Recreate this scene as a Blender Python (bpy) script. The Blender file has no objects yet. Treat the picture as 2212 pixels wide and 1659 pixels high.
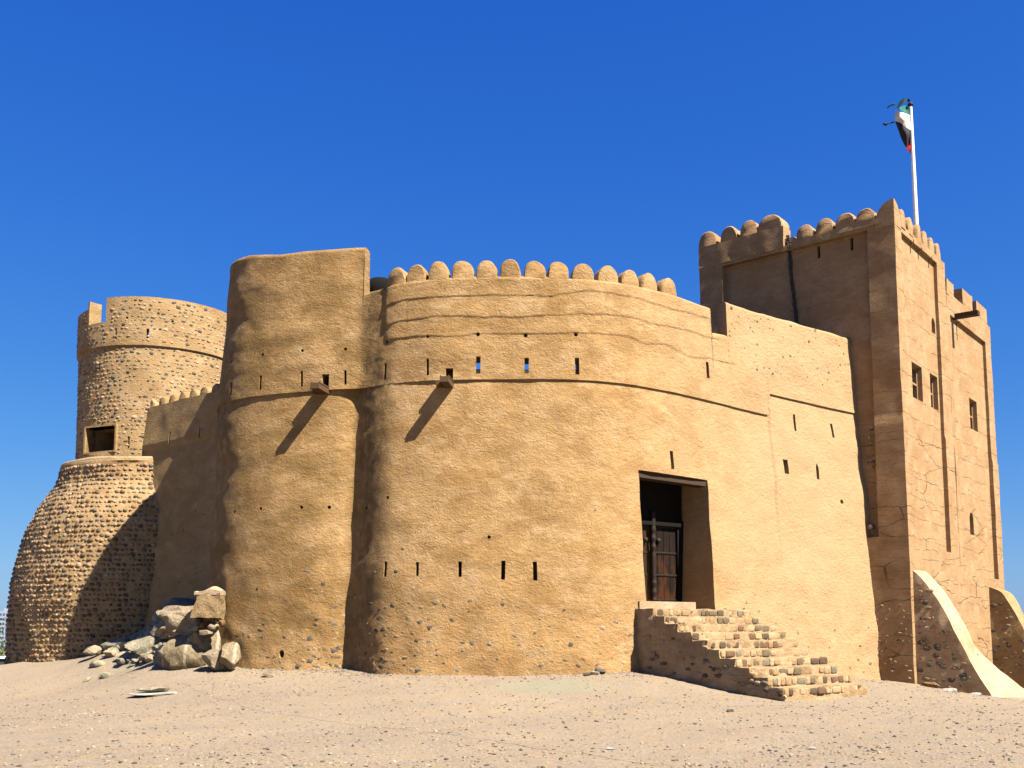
import bpy, math, random
import numpy as np
from mathutils import Vector, Matrix
R = math.radians
random.seed(7); rng = np.random.default_rng(7)
sc = bpy.context.scene
COL = sc.collection

# ------------------------------------------------------------------ camera
EYE = 1.6
F = 2180.0; CX = 1106.0; PY = 1116.0            # focal length / principal point (2212 x 1659 px frame)
PITCH = math.atan(240.0 / F); cp, sp = math.cos(PITCH), math.sin(PITCH)
cd = bpy.data.cameras.new('camera'); cam = bpy.data.objects.new('camera', cd); COL.objects.link(cam)
cam.location = (0, 0, EYE); cam.rotation_euler = (R(90) + PITCH, 0, 0)
cd.sensor_width = 36; cd.lens = 36 * F / 2212
cd.shift_y = (PY - 829.5) / 2212
cd.clip_start = 0.1; cd.clip_end = 9000
sc.camera = cam
sc.render.resolution_x = 1024; sc.render.resolution_y = 768

# ------------------------------------------------------------------ light
ELEV = R(49.0); SH = (-0.762, 0.6476)            # horizontal travel of the sunlight
w = bpy.data.worlds.new("World"); sc.world = w; w.use_nodes = True
nt = w.node_tree; bg = nt.nodes['Background']
sky = nt.nodes.new('ShaderNodeTexSky'); sky.sky_type = 'NISHITA'; sky.sun_disc = False
sky.sun_elevation = ELEV; sky.sun_rotation = math.atan2(-SH[0], -SH[1])
sky.altitude = 0; sky.air_density = 1.0; sky.dust_density = 0.35; sky.ozone_density = 3.2
hs = nt.nodes.new('ShaderNodeHueSaturation'); hs.inputs['Saturation'].default_value = 1.3; hs.inputs['Value'].default_value = 1.0
wb = nt.nodes.new('ShaderNodeMix'); wb.data_type = 'RGBA'; wb.blend_type = 'MULTIPLY'; wb.inputs[0].default_value = 1
wb.inputs[7].default_value = (.85, 1.10, 2.08, 1)
nt.links.new(sky.outputs[0], hs.inputs['Color'])
# a deep, clean desert-sky blue: soft shoulder so the horizon stays blue
pre = nt.nodes.new('ShaderNodeVectorMath'); pre.operation = 'MULTIPLY'; pre.inputs[1].default_value = (.46, .60, 1.0); nt.links.new(hs.outputs[0], pre.inputs[0])
den = nt.nodes.new('ShaderNodeVectorMath'); den.operation = 'MULTIPLY_ADD'; nt.links.new(pre.outputs[0], den.inputs[0]); den.inputs[1].default_value = (1 / 6, 1 / 6, 1 / 3); den.inputs[2].default_value = (1, 1, 1)
dv = nt.nodes.new('ShaderNodeVectorMath'); dv.operation = 'DIVIDE'; nt.links.new(pre.outputs[0], dv.inputs[0]); nt.links.new(den.outputs[0], dv.inputs[1])
nt.links.new(dv.outputs[0], wb.inputs[6]); nt.links.new(wb.outputs[2], bg.inputs[0])
bg.inputs[1].default_value = 0.05
sd = bpy.data.lights.new('sun', 'SUN'); sun = bpy.data.objects.new('sun', sd); COL.objects.link(sun)
sd.energy = 5.0; sd.angle = R(0.5); sd.color = (1.0, 0.93, 0.82)
d = Vector((SH[0] * math.cos(ELEV), SH[1] * math.cos(ELEV), -math.sin(ELEV)))
sun.rotation_euler = d.to_track_quat('-Z', 'Y').to_euler()
sun.location = (30, -30, 40)
sc.view_settings.view_transform = 'Standard'; sc.view_settings.look = 'None'
sc.view_settings.exposure = 1.93; sc.view_settings.gamma = 1.0
sc.render.engine = 'CYCLES'; sc.cycles.diffuse_bounces = 1

# ------------------------------------------------------------------ pixel <-> place
def ray(x, y):
    vx, vz = (x - CX) / F, -(y - PY) / F
    return np.array([vx, cp - sp * vz, sp + cp * vz])
def unY(x, y, Y):
    r = ray(x, y); return np.array([0, 0, EYE]) + r * (Y / r[1])
def proj(P):
    P = np.asarray(P, float); X, Y, Z = P[..., 0], P[..., 1], P[..., 2] - EYE
    dpt = Y * cp + Z * sp
    return CX + F * X / dpt, PY - F * (-Y * sp + Z * cp) / dpt
def hitplane(x, y, P0, n):
    r = ray(x, y); o = np.array([0, 0, EYE]); P0 = np.asarray(P0); n = np.asarray(n)
    return o + r * (np.dot(P0 - o, n) / np.dot(r, n))

# ------------------------------------------------------------------ noise
def _h(i, j, k, s):
    n = (i * 374761393 + j * 668265263 + k * 2147483647 % 1013 * 7919 + s * 1274126177) & 0xffffffff
    n = ((n ^ (n >> 13)) * 1274126177) & 0xffffffff
    n = ((n ^ (n >> 16)) * 2246822519) & 0xffffffff
    return ((n ^ (n >> 15)) & 0xffff) / 32767.5 - 1.0
def vn(P, f, s=0):
    P = np.asarray(P, float) * np.asarray(f, float) + 500.3 + s * 13.7
    I = np.floor(P).astype(np.int64); t = P - I; t = t * t * (3 - 2 * t)
    out = 0
    for a in (0, 1):
        for b in (0, 1):
            for c in (0, 1):
                wgt = (t[:, 0] if a else 1 - t[:, 0]) * (t[:, 1] if b else 1 - t[:, 1]) * (t[:, 2] if c else 1 - t[:, 2])
                out = out + wgt * _h(I[:, 0] + a, I[:, 1] + b, (I[:, 2] + c) * 3571, s)
    return out
def fbm(P, f, o=3, s=0):
    f = np.asarray(f, float); r = 0; a = 1
    for i in range(o):
        r = r + a * vn(P, f * 2 ** i, s + i); a *= 0.5
    return r

# ------------------------------------------------------------------ objects
def mesh(name, V, F_, mats, mi=None, smooth=True, angle=45):
    m = bpy.data.meshes.new(name)
    m.from_pydata(np.asarray(V, float).tolist(), [], F_ if isinstance(F_, list) else F_.tolist())
    for a in mats: m.materials.append(a)
    if mi is not None: m.polygons.foreach_set('material_index', np.asarray(mi, np.int32))
    m.polygons.foreach_set('use_smooth', np.full(len(m.polygons), smooth))
    m.update()
    if smooth and angle: m.set_sharp_from_angle(angle=R(angle))
    return m
def tag(o, label=None, cat=None, group=None, kind=None):
    if label: o['label'] = label
    if cat: o['category'] = cat
    if group: o['group'] = group
    if kind: o['kind'] = kind
    return o
def thing(name, label, cat, loc=(0, 0, 0), group=None):
    o = bpy.data.objects.new(name, None); COL.objects.link(o); o.location = loc; o.empty_display_size = .2
    return tag(o, label, cat, group)
def obj(name, m, parent=None, loc=None, label=None):
    """m is a mesh with world coordinates"""
    o = bpy.data.objects.new(name, m); COL.objects.link(o)
    base = Vector((0, 0, 0)); p = parent
    while p is not None: base += p.location; p = p.parent
    if parent is not None: o.parent = parent
    L = Vector(loc) if loc is not None else base
    m.transform(Matrix.Translation(-L)); o.location = L - base
    if label: o['label'] = label
    return o
def boolean(m, cut, op='DIFFERENCE'):
    a = bpy.data.objects.new('tmp_a', m); b = bpy.data.objects.new('tmp_b', cut)
    COL.objects.link(a); COL.objects.link(b)
    md = a.modifiers.new('b', 'BOOLEAN'); md.operation = op; md.object = b; md.solver = 'EXACT'
    dg = bpy.context.evaluated_depsgraph_get(); dg.update()
    r = bpy.data.meshes.new_from_object(a.evaluated_get(dg), preserve_all_data_layers=False, depsgraph=dg)
    bpy.data.objects.remove(a); bpy.data.objects.remove(b)
    r.polygons.foreach_set('use_smooth', np.full(len(r.polygons), True)); r.set_sharp_from_angle(angle=R(40))
    return r
class G:
    def __init__(s): s.V = []; s.F = []; s.M = []
    def add(s, V, F_, mi=0):
        k = len(s.V); s.V += [tuple(map(float, v)) for v in V]
        for f in F_: s.F.append([i + k for i in f]); s.M.append(mi)
        return s
    def arr(s, V, F_, mi=0):
        k = len(s.V); s.V += np.asarray(V).tolist(); s.F += (np.asarray(F_) + k).tolist(); s.M += [mi] * len(F_)
    def frame_box(s, o, ex, ey, ez, mi=0):
        """box from corner o with edge vectors"""
        o, ex, ey, ez = (np.asarray(q, float) for q in (o, ex, ey, ez))
        if np.dot(np.cross(ex, ey), ez) < 0: o, ex = o + ex, -ex
        V = [o, o + ex, o + ex + ey, o + ey, o + ez, o + ex + ez, o + ex + ey + ez, o + ey + ez]
        s.add(V, [(3, 2, 1, 0), (4, 5, 6, 7), (0, 1, 5, 4), (1, 2, 6, 5), (2, 3, 7, 6), (3, 0, 4, 7)], mi)
    def prism(s, poly, vec, mi=0):
        """poly: list of 3d points (planar), extruded by vec"""
        poly = [np.asarray(p, float) for p in poly]; vec = np.asarray(vec, float); n = len(poly)
        nn = sum((np.cross(poly[i], poly[(i + 1) % n]) for i in range(n)), np.zeros(3))
        if np.dot(nn, vec) > 0: poly = poly[::-1]
        V = poly + [p + vec for p in poly]
        Fs = [tuple(range(n)), tuple(range(2 * n - 1, n - 1, -1))]
        for i in range(n): j = (i + 1) % n; Fs.append((j, i, i + n, j + n))
        s.add(V, Fs, mi)
    def tube(s, pts, r, n=8, mi=0, cap=True):
        pts = [np.asarray(p, float) for p in pts]; k0 = len(s.V); rr = r if hasattr(r, '__len__') else [r] * len(pts)
        V = []
        for i, p in enumerate(pts):
            t = pts[min(i + 1, len(pts) - 1)] - pts[max(i - 1, 0)]; t = t / (np.linalg.norm(t) + 1e-9)
            a = np.cross(t, (0, 0, 1) if abs(t[2]) < .9 else (1, 0, 0)); a /= np.linalg.norm(a); b = np.cross(t, a)
            for q in range(n):
                th = 2 * math.pi * q / n; V.append(p + (a * math.cos(th) + b * math.sin(th)) * rr[i])
        Fs = []
        for i in range(len(pts) - 1):
            for q in range(n):
                q2 = (q + 1) % n; Fs.append((i * n + q, i * n + q2, (i + 1) * n + q2, (i + 1) * n + q))
        if cap: Fs.append(tuple(range(n - 1, -1, -1))); Fs.append(tuple(range((len(pts) - 1) * n, len(pts) * n)))
        s.add(V, Fs, mi)
    def mesh(s, name, mats, smooth=False, angle=40): return mesh(name, s.V, s.F, mats, s.M, smooth, angle)
def ico(sub):
    import bmesh
    b = bmesh.new(); bmesh.ops.create_icosphere(b, subdivisions=sub, radius=1)
    b.verts.ensure_lookup_table()
    V = np.array([v.co[:] for v in b.verts]); F_ = np.array([[v.index for v in f.verts] for f in b.faces]); b.free()
    return V, F_
ICO1, ICO2, ICO3, ICO4 = ico(1), ico(2), ico(3), ico(4)
def stones(C, T, U, N, size, base=ICO2, jit=.18, sq=.8):
    """C centres (n,3), frames T,U,N (n,3), size (n,3) half sizes. superellipsoid pebbles"""
    V0, F0 = base; n = len(C)
    S = np.sign(V0) * np.abs(V0) ** sq
    W = np.repeat(S[None], n, 0) * (1 + rng.uniform(-jit, jit, (n, len(V0), 1)))
    W = W * size[:, None, :]
    V = C[:, None] + W[..., 0:1] * T[:, None] + W[..., 1:2] * U[:, None] + W[..., 2:3] * N[:, None]
    Fo = F0[None] + (np.arange(n) * len(V0))[:, None, None]
    return V.reshape(-1, 3), Fo.reshape(-1, 3)
def grid_box(o, ex, ey, ez, res, amp=.02, fr=1.2, skew=None, seed=0, extra=None):
    """closed box, all faces gridded, displaced by noise"""
    o, ex, ey, ez = (np.asarray(q, float) for q in (o, ex, ey, ez))
    if np.dot(np.cross(ex, ey), ez) < 0: o, ex = o + ex, -ex
    nx, ny, nz = (max(1, int(np.linalg.norm(e) / res)) for e in (ex, ey, ez))
    idx = {}; V = []; Fs = []
    def vid(i, j, k):
        if (i, j, k) not in idx: idx[(i, j, k)] = len(V); V.append((i / nx, j / ny, k / nz))
        return idx[(i, j, k)]
    for i in range(nx):
        for j in range(ny):
            Fs.append((vid(i, j + 1, 0), vid(i + 1, j + 1, 0), vid(i + 1, j, 0), vid(i, j, 0)))
            Fs.append((vid(i, j, nz), vid(i + 1, j, nz), vid(i + 1, j + 1, nz), vid(i, j + 1, nz)))
    for i in range(nx):
        for k in range(nz):
            Fs.append((vid(i, 0, k), vid(i + 1, 0, k), vid(i + 1, 0, k + 1), vid(i, 0, k + 1)))
            Fs.append((vid(i + 1, ny, k), vid(i, ny, k), vid(i, ny, k + 1), vid(i + 1, ny, k + 1)))
    for j in range(ny):
        for k in range(nz):
            Fs.append((vid(nx, j, k), vid(nx, j + 1, k), vid(nx, j + 1, k + 1), vid(nx, j, k + 1)))
            Fs.append((vid(0, j + 1, k), vid(0, j, k), vid(0, j, k + 1), vid(0, j + 1, k + 1)))
    U = np.array(V); P = o + U[:, :1] * ex + U[:, 1:2] * ey + U[:, 2:3] * ez
    D = np.stack([fbm(P, fr, 3, seed + 10 * q) for q in range(3)], 1) * amp; D[:, 2] *= .4
    # outward bias so the displacement acts along the faces' normals
    P = P + D
    if extra: P = extra(P, U)
    return P, Fs

# ------------------------------------------------------------------ materials
def mat(name):
    m = bpy.data.materials.new(name); m.use_nodes = True; n = m.node_tree
    b = n.nodes['Principled BSDF']; b.inputs['Roughness'].default_value = .9
    b.inputs['Specular IOR Level'].default_value = .15
    return m, n, b
class N:
    def __init__(s, n): s.n = n; s.L = n.links
        
    def node(s, t, **k):
        a = s.n.nodes.new(t)
        for q, v in k.items(): setattr(a, q, v)
        return a
    def pos(s): return s.node('ShaderNodeNewGeometry').outputs['Position']
    def mapping(s, v, sc_=(1, 1, 1), rot=(0, 0, 0), loc=(0, 0, 0)):
        a = s.node('ShaderNodeMapping'); s.L.new(v, a.inputs[0])
        a.inputs['Scale'].default_value = sc_; a.inputs['Rotation'].default_value = rot; a.inputs['Location'].default_value = loc
        return a.outputs[0]
    def noise(s, v, scale, detail=6, rough=.55, dist=0.0):
        a = s.node('ShaderNodeTexNoise'); s.L.new(v, a.inputs['Vector'])
        a.inputs['Scale'].default_value = scale; a.inputs['Detail'].default_value = detail
        a.inputs['Roughness'].default_value = rough; a.inputs['Distortion'].default_value = dist
        return a.outputs['Fac']
    def voro(s, v, scale, feat='F1', rnd=1.0):
        a = s.node('ShaderNodeTexVoronoi', feature=feat); s.L.new(v, a.inputs['Vector'])
        a.inputs['Scale'].default_value = scale; a.inputs['Randomness'].default_value = rnd
        return a
    def ramp(s, f, stops):
        a = s.node('ShaderNodeValToRGB'); s.L.new(f, a.inputs[0]); e = a.color_ramp.elements
        while len(e) < len(stops): e.new(.5)
        for q, (p, c) in zip(e, stops):
            q.position = p; q.color = (c, c, c, 1) if not hasattr(c, '__len__') else (*c, 1)
        return a.outputs[0]
    def mix(s, f, a, b, mode='MIX'):
        m = s.node('ShaderNodeMix', data_type='RGBA', blend_type=mode)
        for i, v in ((0, f), (6, a), (7, b)):
            if hasattr(v, 'links') or hasattr(v, 'is_linked'): s.L.new(v, m.inputs[i])
            elif hasattr(v, '__len__'): m.inputs[i].default_value = (*v, 1)
            else: m.inputs[i].default_value = v
        return m.outputs[2]
    def math(s, op, a, b=None, c=None, clamp=False):
        m = s.node('ShaderNodeMath', operation=op, use_clamp=clamp)
        for i, v in enumerate((a, b, c)):
            if v is None: continue
            if hasattr(v, 'is_linked'): s.L.new(v, m.inputs[i])
            else: m.inputs[i].default_value = v
        return m.outputs[0]
    def xyz(s, v):
        a = s.node('ShaderNodeSeparateXYZ'); s.L.new(v, a.inputs[0]); return a.outputs
    def bump(s, h, strength, dist, prev=None):
        b = s.node('ShaderNodeBump'); b.inputs['Strength'].default_value = strength; b.inputs['Distance'].default_value = dist
        s.L.new(h, b.inputs['Height'])
        if prev: s.L.new(prev, b.inputs['Normal'])
        return b.outputs[0]

def plaster(name, c1, c2, c3, streak=1.0, crack=False, crease=False, pits=.5, bs=1.0, lowstain=False):
    m, n, b = mat(name); q = N(n); P = q.pos()
    big = q.noise(P, .55, 5, .55); mid = q.noise(P, 2.2, 6, .6); fine = q.noise(P, 16, 5, .65)
    st = q.noise(q.mapping(P, (1.0, 1.0, 3.2), (0, R(12), 0)), 3.0, 7, .62, .5)
    col = q.mix(q.ramp(big, [(.34, 0), (.66, 1)]), c1, c2)
    col = q.mix(q.math('MULTIPLY', q.ramp(mid, [(.42, 0), (.7, 1)]), .7), col, c3)
    col = q.mix(.55, col, q.ramp(st, [(.3, .42), (.5, .5), (.7, .60)]), 'OVERLAY')
    col = q.mix(.35, col, q.ramp(fine, [(.3, .36), (.7, .64)]), 'OVERLAY')
    pc = q.voro(P, 2.6); prn = q.node('ShaderNodeSeparateColor'); q.L.new(pc.outputs['Color'], prn.inputs[0])
    fl = q.math('MULTIPLY', q.ramp(pc.outputs['Distance'], [(.035, 1), (.075, 0)]), q.ramp(prn.outputs[0], [(.60, 0), (.62, 1)]))
    col = q.mix(q.math('MULTIPLY', fl, .6 * pits), col, (.07, .045, .022))
    ptch = q.ramp(q.noise(q.mapping(P, (1, 1, 1.8), (0, R(20), 0)), .8, 8, .70, .3), [(.49, 0), (.60, 1)])
    blc = q.ramp(q.noise(q.mapping(P, (.8, .8, 1.4), (0, 0, 0), (7, 3, 2)), 1.3, 8, .72, .2), [(.53, 0), (.68, 1)])
    col = q.mix(q.math('MULTIPLY', blc, .55), col, q.mix(.5, c3, (.40, .29, .175)))
    col = q.mix(q.math('MULTIPLY', ptch, .60), col, q.mix(.5, c2, (.13, .065, .018)))
    Z = q.xyz(P)
    sk = q.ramp(q.noise(q.mapping(P, (5, 5, .22)), 1.0, 5, .6), [(.55, 0), (.72, 1)])
    col = q.mix(q.math('MULTIPLY', sk, .22), col, (.16, .095, .035))
    if crease:  # sunlit paleness of the right-hand wall, painted into the plaster colour
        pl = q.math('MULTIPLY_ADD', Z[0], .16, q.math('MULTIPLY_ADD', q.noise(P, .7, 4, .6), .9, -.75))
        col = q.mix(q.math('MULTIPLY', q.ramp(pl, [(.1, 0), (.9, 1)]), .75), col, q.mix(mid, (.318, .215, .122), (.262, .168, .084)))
    if crease:     # mossy stain deepened by painted shade, down the re-entrant corner and bastion shoulder
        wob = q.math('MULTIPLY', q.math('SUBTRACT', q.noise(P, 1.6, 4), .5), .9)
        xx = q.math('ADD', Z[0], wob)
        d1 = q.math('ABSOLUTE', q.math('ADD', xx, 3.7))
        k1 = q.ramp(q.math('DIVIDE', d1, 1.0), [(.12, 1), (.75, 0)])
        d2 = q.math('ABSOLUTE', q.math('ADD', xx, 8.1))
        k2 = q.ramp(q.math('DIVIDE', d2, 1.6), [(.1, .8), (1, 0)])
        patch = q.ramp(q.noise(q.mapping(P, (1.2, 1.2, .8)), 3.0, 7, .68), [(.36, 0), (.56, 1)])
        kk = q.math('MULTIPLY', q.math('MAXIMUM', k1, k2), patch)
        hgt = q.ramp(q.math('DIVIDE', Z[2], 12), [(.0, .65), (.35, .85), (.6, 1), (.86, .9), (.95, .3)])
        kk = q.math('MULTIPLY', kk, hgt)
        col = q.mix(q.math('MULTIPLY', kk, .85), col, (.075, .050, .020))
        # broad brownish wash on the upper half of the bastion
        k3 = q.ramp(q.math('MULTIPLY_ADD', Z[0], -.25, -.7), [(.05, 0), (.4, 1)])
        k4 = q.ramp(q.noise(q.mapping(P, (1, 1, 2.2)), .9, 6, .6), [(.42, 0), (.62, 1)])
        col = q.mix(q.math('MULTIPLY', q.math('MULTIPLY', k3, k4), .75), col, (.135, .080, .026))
    if crack:
        zz = q.math('DIVIDE', q.math('ADD', Z[2], q.math('MULTIPLY', q.noise(q.mapping(P, (1, 1, .3)), .9, 6, .65), .42)), .66)
        ln = q.math('MULTIPLY', q.ramp(q.math('FRACT', zz), [(.0, 1), (.028, 0)]), q.ramp(q.noise(P, 1.4, 4, .6), [(.42, 0), (.56, 1)]))
        col = q.mix(q.math('MULTIPLY', ln, .45), col, (.09, .05, .022))
        warp = q.node('ShaderNodeVectorMath', operation='ADD'); q.L.new(P, warp.inputs[0])
        nn = q.node('ShaderNodeTexNoise'); q.L.new(P, nn.inputs['Vector']); nn.inputs['Scale'].default_value = 1.1; nn.inputs['Detail'].default_value = 6
        sc2 = q.node('ShaderNodeVectorMath', operation='SCALE'); q.L.new(nn.outputs['Color'], sc2.inputs[0]); sc2.inputs['Scale'].default_value = .45
        q.L.new(sc2.outputs[0], warp.inputs[1])
        v = q.voro(q.mapping(warp.outputs[0], (.30, .30, 1.35)), 1.0, 'DISTANCE_TO_EDGE')
        cr = q.ramp(q.math('DIVIDE', v.outputs['Distance'], q.math('MULTIPLY_ADD', q.noise(P, 2.3, 4, .7), 4.0, -1.2)), [(.003, 1), (.014, 0)])
        gate = q.ramp(q.noise(P, .9, 3), [(.46, 0), (.56, 1)])
        low = q.ramp(q.math('DIVIDE', Z[2], 12), [(.62, 1), (.70, .16)])
        ck = q.math('MULTIPLY', q.math('MULTIPLY', cr, gate), low)
        col = q.mix(q.math('MULTIPLY', ck, .7), col, (.05, .028, .012))
    if lowstain:
        lo = q.ramp(q.math('DIVIDE', Z[2], 12), [(.0, 1), (.30, 0)])
        pn = q.ramp(q.noise(P, 2.5, 7, .65), [(.45, 0), (.62, 1)])
        col = q.mix(q.math('MULTIPLY', q.math('MULTIPLY', lo, pn), .45), col, (.30, .155, .055))
    q.L.new(col, b.inputs['Base Color'])
    dab = q.noise(q.mapping(P, (1.0, 1.0, 1.45), (0, R(-28), R(9))), 7.0, 6, .66, .25)
    dab2 = q.noise(q.mapping(P, (1.0, 1.0, 1.3), (0, R(-24), 0)), 17, 5, .66, .2)
    bn = q.bump(dab, .62 * bs, .07 * streak)
    bn = q.bump(dab2, .8 * bs, .034, bn)
    bn = q.bump(q.noise(P, 38, 5, .7), .75 * bs, .014, bn)
    pv = q.voro(P, 3.2); pit = q.ramp(pv.outputs['Distance'], [(.0, 0), (.09, 1)])
    bn = q.bump(pit, pits, .02, bn)
    if crack: bn = q.bump(q.math('SUBTRACT', 1, ck), 1.0, .03, bn); bn = q.bump(q.math('SUBTRACT', 1, ln), .8, .02, bn)
    q.L.new(bn, b.inputs['Normal'])
    return m
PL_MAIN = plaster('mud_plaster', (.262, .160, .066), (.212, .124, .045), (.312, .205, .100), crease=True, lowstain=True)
PL_TOWER = plaster('tower_plaster', (0.224, 0.131, 0.0593), (0.247, 0.156, 0.0783), (0.262, 0.175, 0.095), streak=.5, crack=True, bs=.7)
PL_CURT = plaster('curtain_plaster', (0.211, 0.139, 0.0585), (0.234, 0.154, 0.0675), (0.252, 0.171, 0.0806))
PL_PALE = plaster('pale_plaster', (0.289, 0.217, 0.141), (0.258, 0.19, 0.118), (0.312, 0.243, 0.167), streak=.4, bs=.6)
PL_STEP = plaster('step_mortar', (0.274, 0.19, 0.103), (0.243, 0.163, 0.0836), (0.304, 0.22, 0.129), streak=.5)
PL_BUTT = plaster('buttress_plaster', (.345, .245, .145), (.30, .205, .115), (.38, .28, .175), streak=.5)
PL_MORT = plaster('mortar', (0.248, 0.162, 0.0768), (0.225, 0.144, 0.0651), (0.27, 0.189, 0.0988), streak=.5)

def stone_mat(name, cols, rough=.85):
    m, n, b = mat(name); q = N(n); g = q.node('ShaderNodeNewGeometry')
    a = q.node('ShaderNodeValToRGB'); q.L.new(g.outputs['Random Per Island'], a.inputs[0]); e = a.color_ramp.elements
    a.color_ramp.interpolation = 'CONSTANT'
    while len(e) < len(cols): e.new(.5)
    for i, c in enumerate(cols): e[i].position = i / len(cols); e[i].color = (*c, 1)
    f = q.noise(g.outputs['Position'], 14, 6, .65)
    col = q.mix(.8, a.outputs[0], q.ramp(f, [(.3, .32), (.7, .68)]), 'OVERLAY')
    q.L.new(col, b.inputs['Base Color']); b.inputs['Roughness'].default_value = rough
    q.L.new(q.bump(f, .6, .02), b.inputs['Normal'])
    return m
BR = [(.155, .10, .053), (.09, .06, .033), (.20, .13, .072), (.07, .05, .032), (.24, .165, .095), (.13, .08, .042), (.105, .088, .063), (.21, .12, .065), (.08, .053, .03), (.18, .135, .088)]
ST_BROWN = stone_mat('cobble', BR)
ST_MIX = stone_mat('field_stone', [(.16, .115, .066), (.085, .07, .05), (.22, .15, .085), (.12, .105, .08), (.27, .195, .12), (.065, .055, .042), (.22, .125, .065), (.19, .155, .105)])
ST_WALL = stone_mat('wall_stone', [(.13, .10, .062), (.19, .13, .07), (.075, .063, .045), (.22, .15, .08), (.10, .085, .06), (.16, .11, .055), (.06, .05, .038), (.20, .15, .09), (.12, .08, .043)])
ST_STEP = stone_mat('step_stone', [(.20, .135, .07), (.095, .072, .042), (.24, .165, .09), (.21, .13, .065), (.10, .057, .032), (.225, .155, .085), (.12, .10, .065), (.25, .18, .10), (.065, .045, .027), (.26, .185, .10)])
def rock_mat(name, c1, c2, vein=None, scale=2.2):
    m, n, b = mat(name); q = N(n); P = q.pos()
    f = q.noise(P, scale, 8, .7, .4); g = q.noise(P, scale * 6, 8, .7)
    col = q.mix(q.ramp(f, [(.38, 0), (.62, 1)]), c1, c2)
    col = q.mix(.7, col, q.ramp(g, [(.3, .25), (.7, .72)]), 'OVERLAY')
    if vein:
        wv = q.node('ShaderNodeTexWave', wave_type='BANDS', bands_direction='X'); q.L.new(P, wv.inputs['Vector'])
        wv.inputs['Scale'].default_value = .42; wv.inputs['Distortion'].default_value = 2.2; wv.inputs['Detail'].default_value = 3; wv.inputs['Detail Scale'].default_value = .8
        vv = q.ramp(wv.outputs['Fac'], [(.965, 0), (.99, 1)])
        col = q.mix(q.math('MULTIPLY', vv, .8), col, vein)
    q.L.new(col, b.inputs['Base Color'])
    bn = q.bump(f, .8, .12); q.L.new(q.bump(g, .8, .03, bn), b.inputs['Normal'])
    return m
RK_BIG = rock_mat('boulder_rock', (0.108, 0.0806, 0.0427), (0.189, 0.144, 0.0859), vein=(0.279, 0.234, 0.171))
RK_GREEN = rock_mat('green_grey_rock', (.125, .125, .09), (.27, .215, .14), scale=3)
RK_OLD = rock_mat('green_grey_rock_b', (0.0585, 0.0675, 0.0562), (0.148, 0.131, 0.0988), scale=3)
RK_PALE = rock_mat('pale_rock', (0.248, 0.198, 0.135), (0.18, 0.131, 0.0806), scale=4)
RK_ORANGE = rock_mat('orange_rock', (0.18, 0.0988, 0.045), (0.135, 0.0717, 0.0337), scale=4)
RK_DARK = rock_mat('dark_rock', (0.045, 0.0427, 0.0382), (0.0897, 0.0768, 0.0632), scale=5)
RK_WHITE = rock_mat('white_stone', (0.324, 0.306, 0.27), (0.27, 0.248, 0.211), scale=6)
RK_STUB = rock_mat('stub_plaster', (0.248, 0.171, 0.0859), (0.162, 0.108, 0.054), scale=4)

def flat(name, c, rough=.7, grain=None, metal=0):
    m, n, b = mat(name); q = N(n); P = q.pos()
    g = q.noise(q.mapping(P, grain or (1, 1, 1)), 9, 6, .6)
    col = q.mix(.6, c, q.ramp(g, [(.3, .35), (.7, .65)]), 'OVERLAY')
    q.L.new(col, b.inputs['Base Color']); b.inputs['Roughness'].default_value = rough; b.inputs['Metallic'].default_value = metal
    q.L.new(q.bump(g, .4, .01), b.inputs['Normal'])
    return m
WOOD_DK = flat('dark_wood', (.014, .009, .006), .6, (6, 6, .6))
WOOD_DR = flat('door_wood', (.02, .009, .004), .55, (9, 9, .7))
WOOD_OR = None
WOOD_WE = flat('weathered_wood', (.20, .12, .06), .8, (3, 3, 1))
WOOD_SP = flat('spout_wood', (.065, .036, .018), .8, (3, 3, 1))
WOOD_LN = flat('lintel_wood', (.035, .022, .013), .8, (1, 1, 5))
IRON = flat('dark_iron', (.022, .017, .013), .6, metal=.3)
POLE = flat('white_pole_paint', (.6, .6, .58), .4)
BLACKM = flat('frame_and_shade_black', (.004, .003, .002), .95)
def door_mat():
    m, n, b = mat('worn_door_wood'); q = N(n); P = q.pos()
    g = q.noise(q.mapping(P, (8, 8, .8)), 6, 6, .6); p_ = q.noise(q.mapping(P, (3, 3, 1.2)), 1.6, 4, .6)
    Z = q.xyz(P)
    lo = q.ramp(q.math('DIVIDE', Z[2], 5), [(.62, 1), (.76, .12)])
    k = q.math('MULTIPLY', q.ramp(p_, [(.46, 0), (.58, 1)]), lo)
    col = q.mix(k, (.007, .004, .0025), (.032, .010, .003))
    col = q.mix(.7, col, q.ramp(g, [(.3, .3), (.7, .7)]), 'OVERLAY')
    q.L.new(col, b.inputs['Base Color']); b.inputs['Roughness'].default_value = .55
    q.L.new(q.bump(g, .5, .01), b.inputs['Normal']); return m
WOOD_OR = door_mat()

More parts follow.
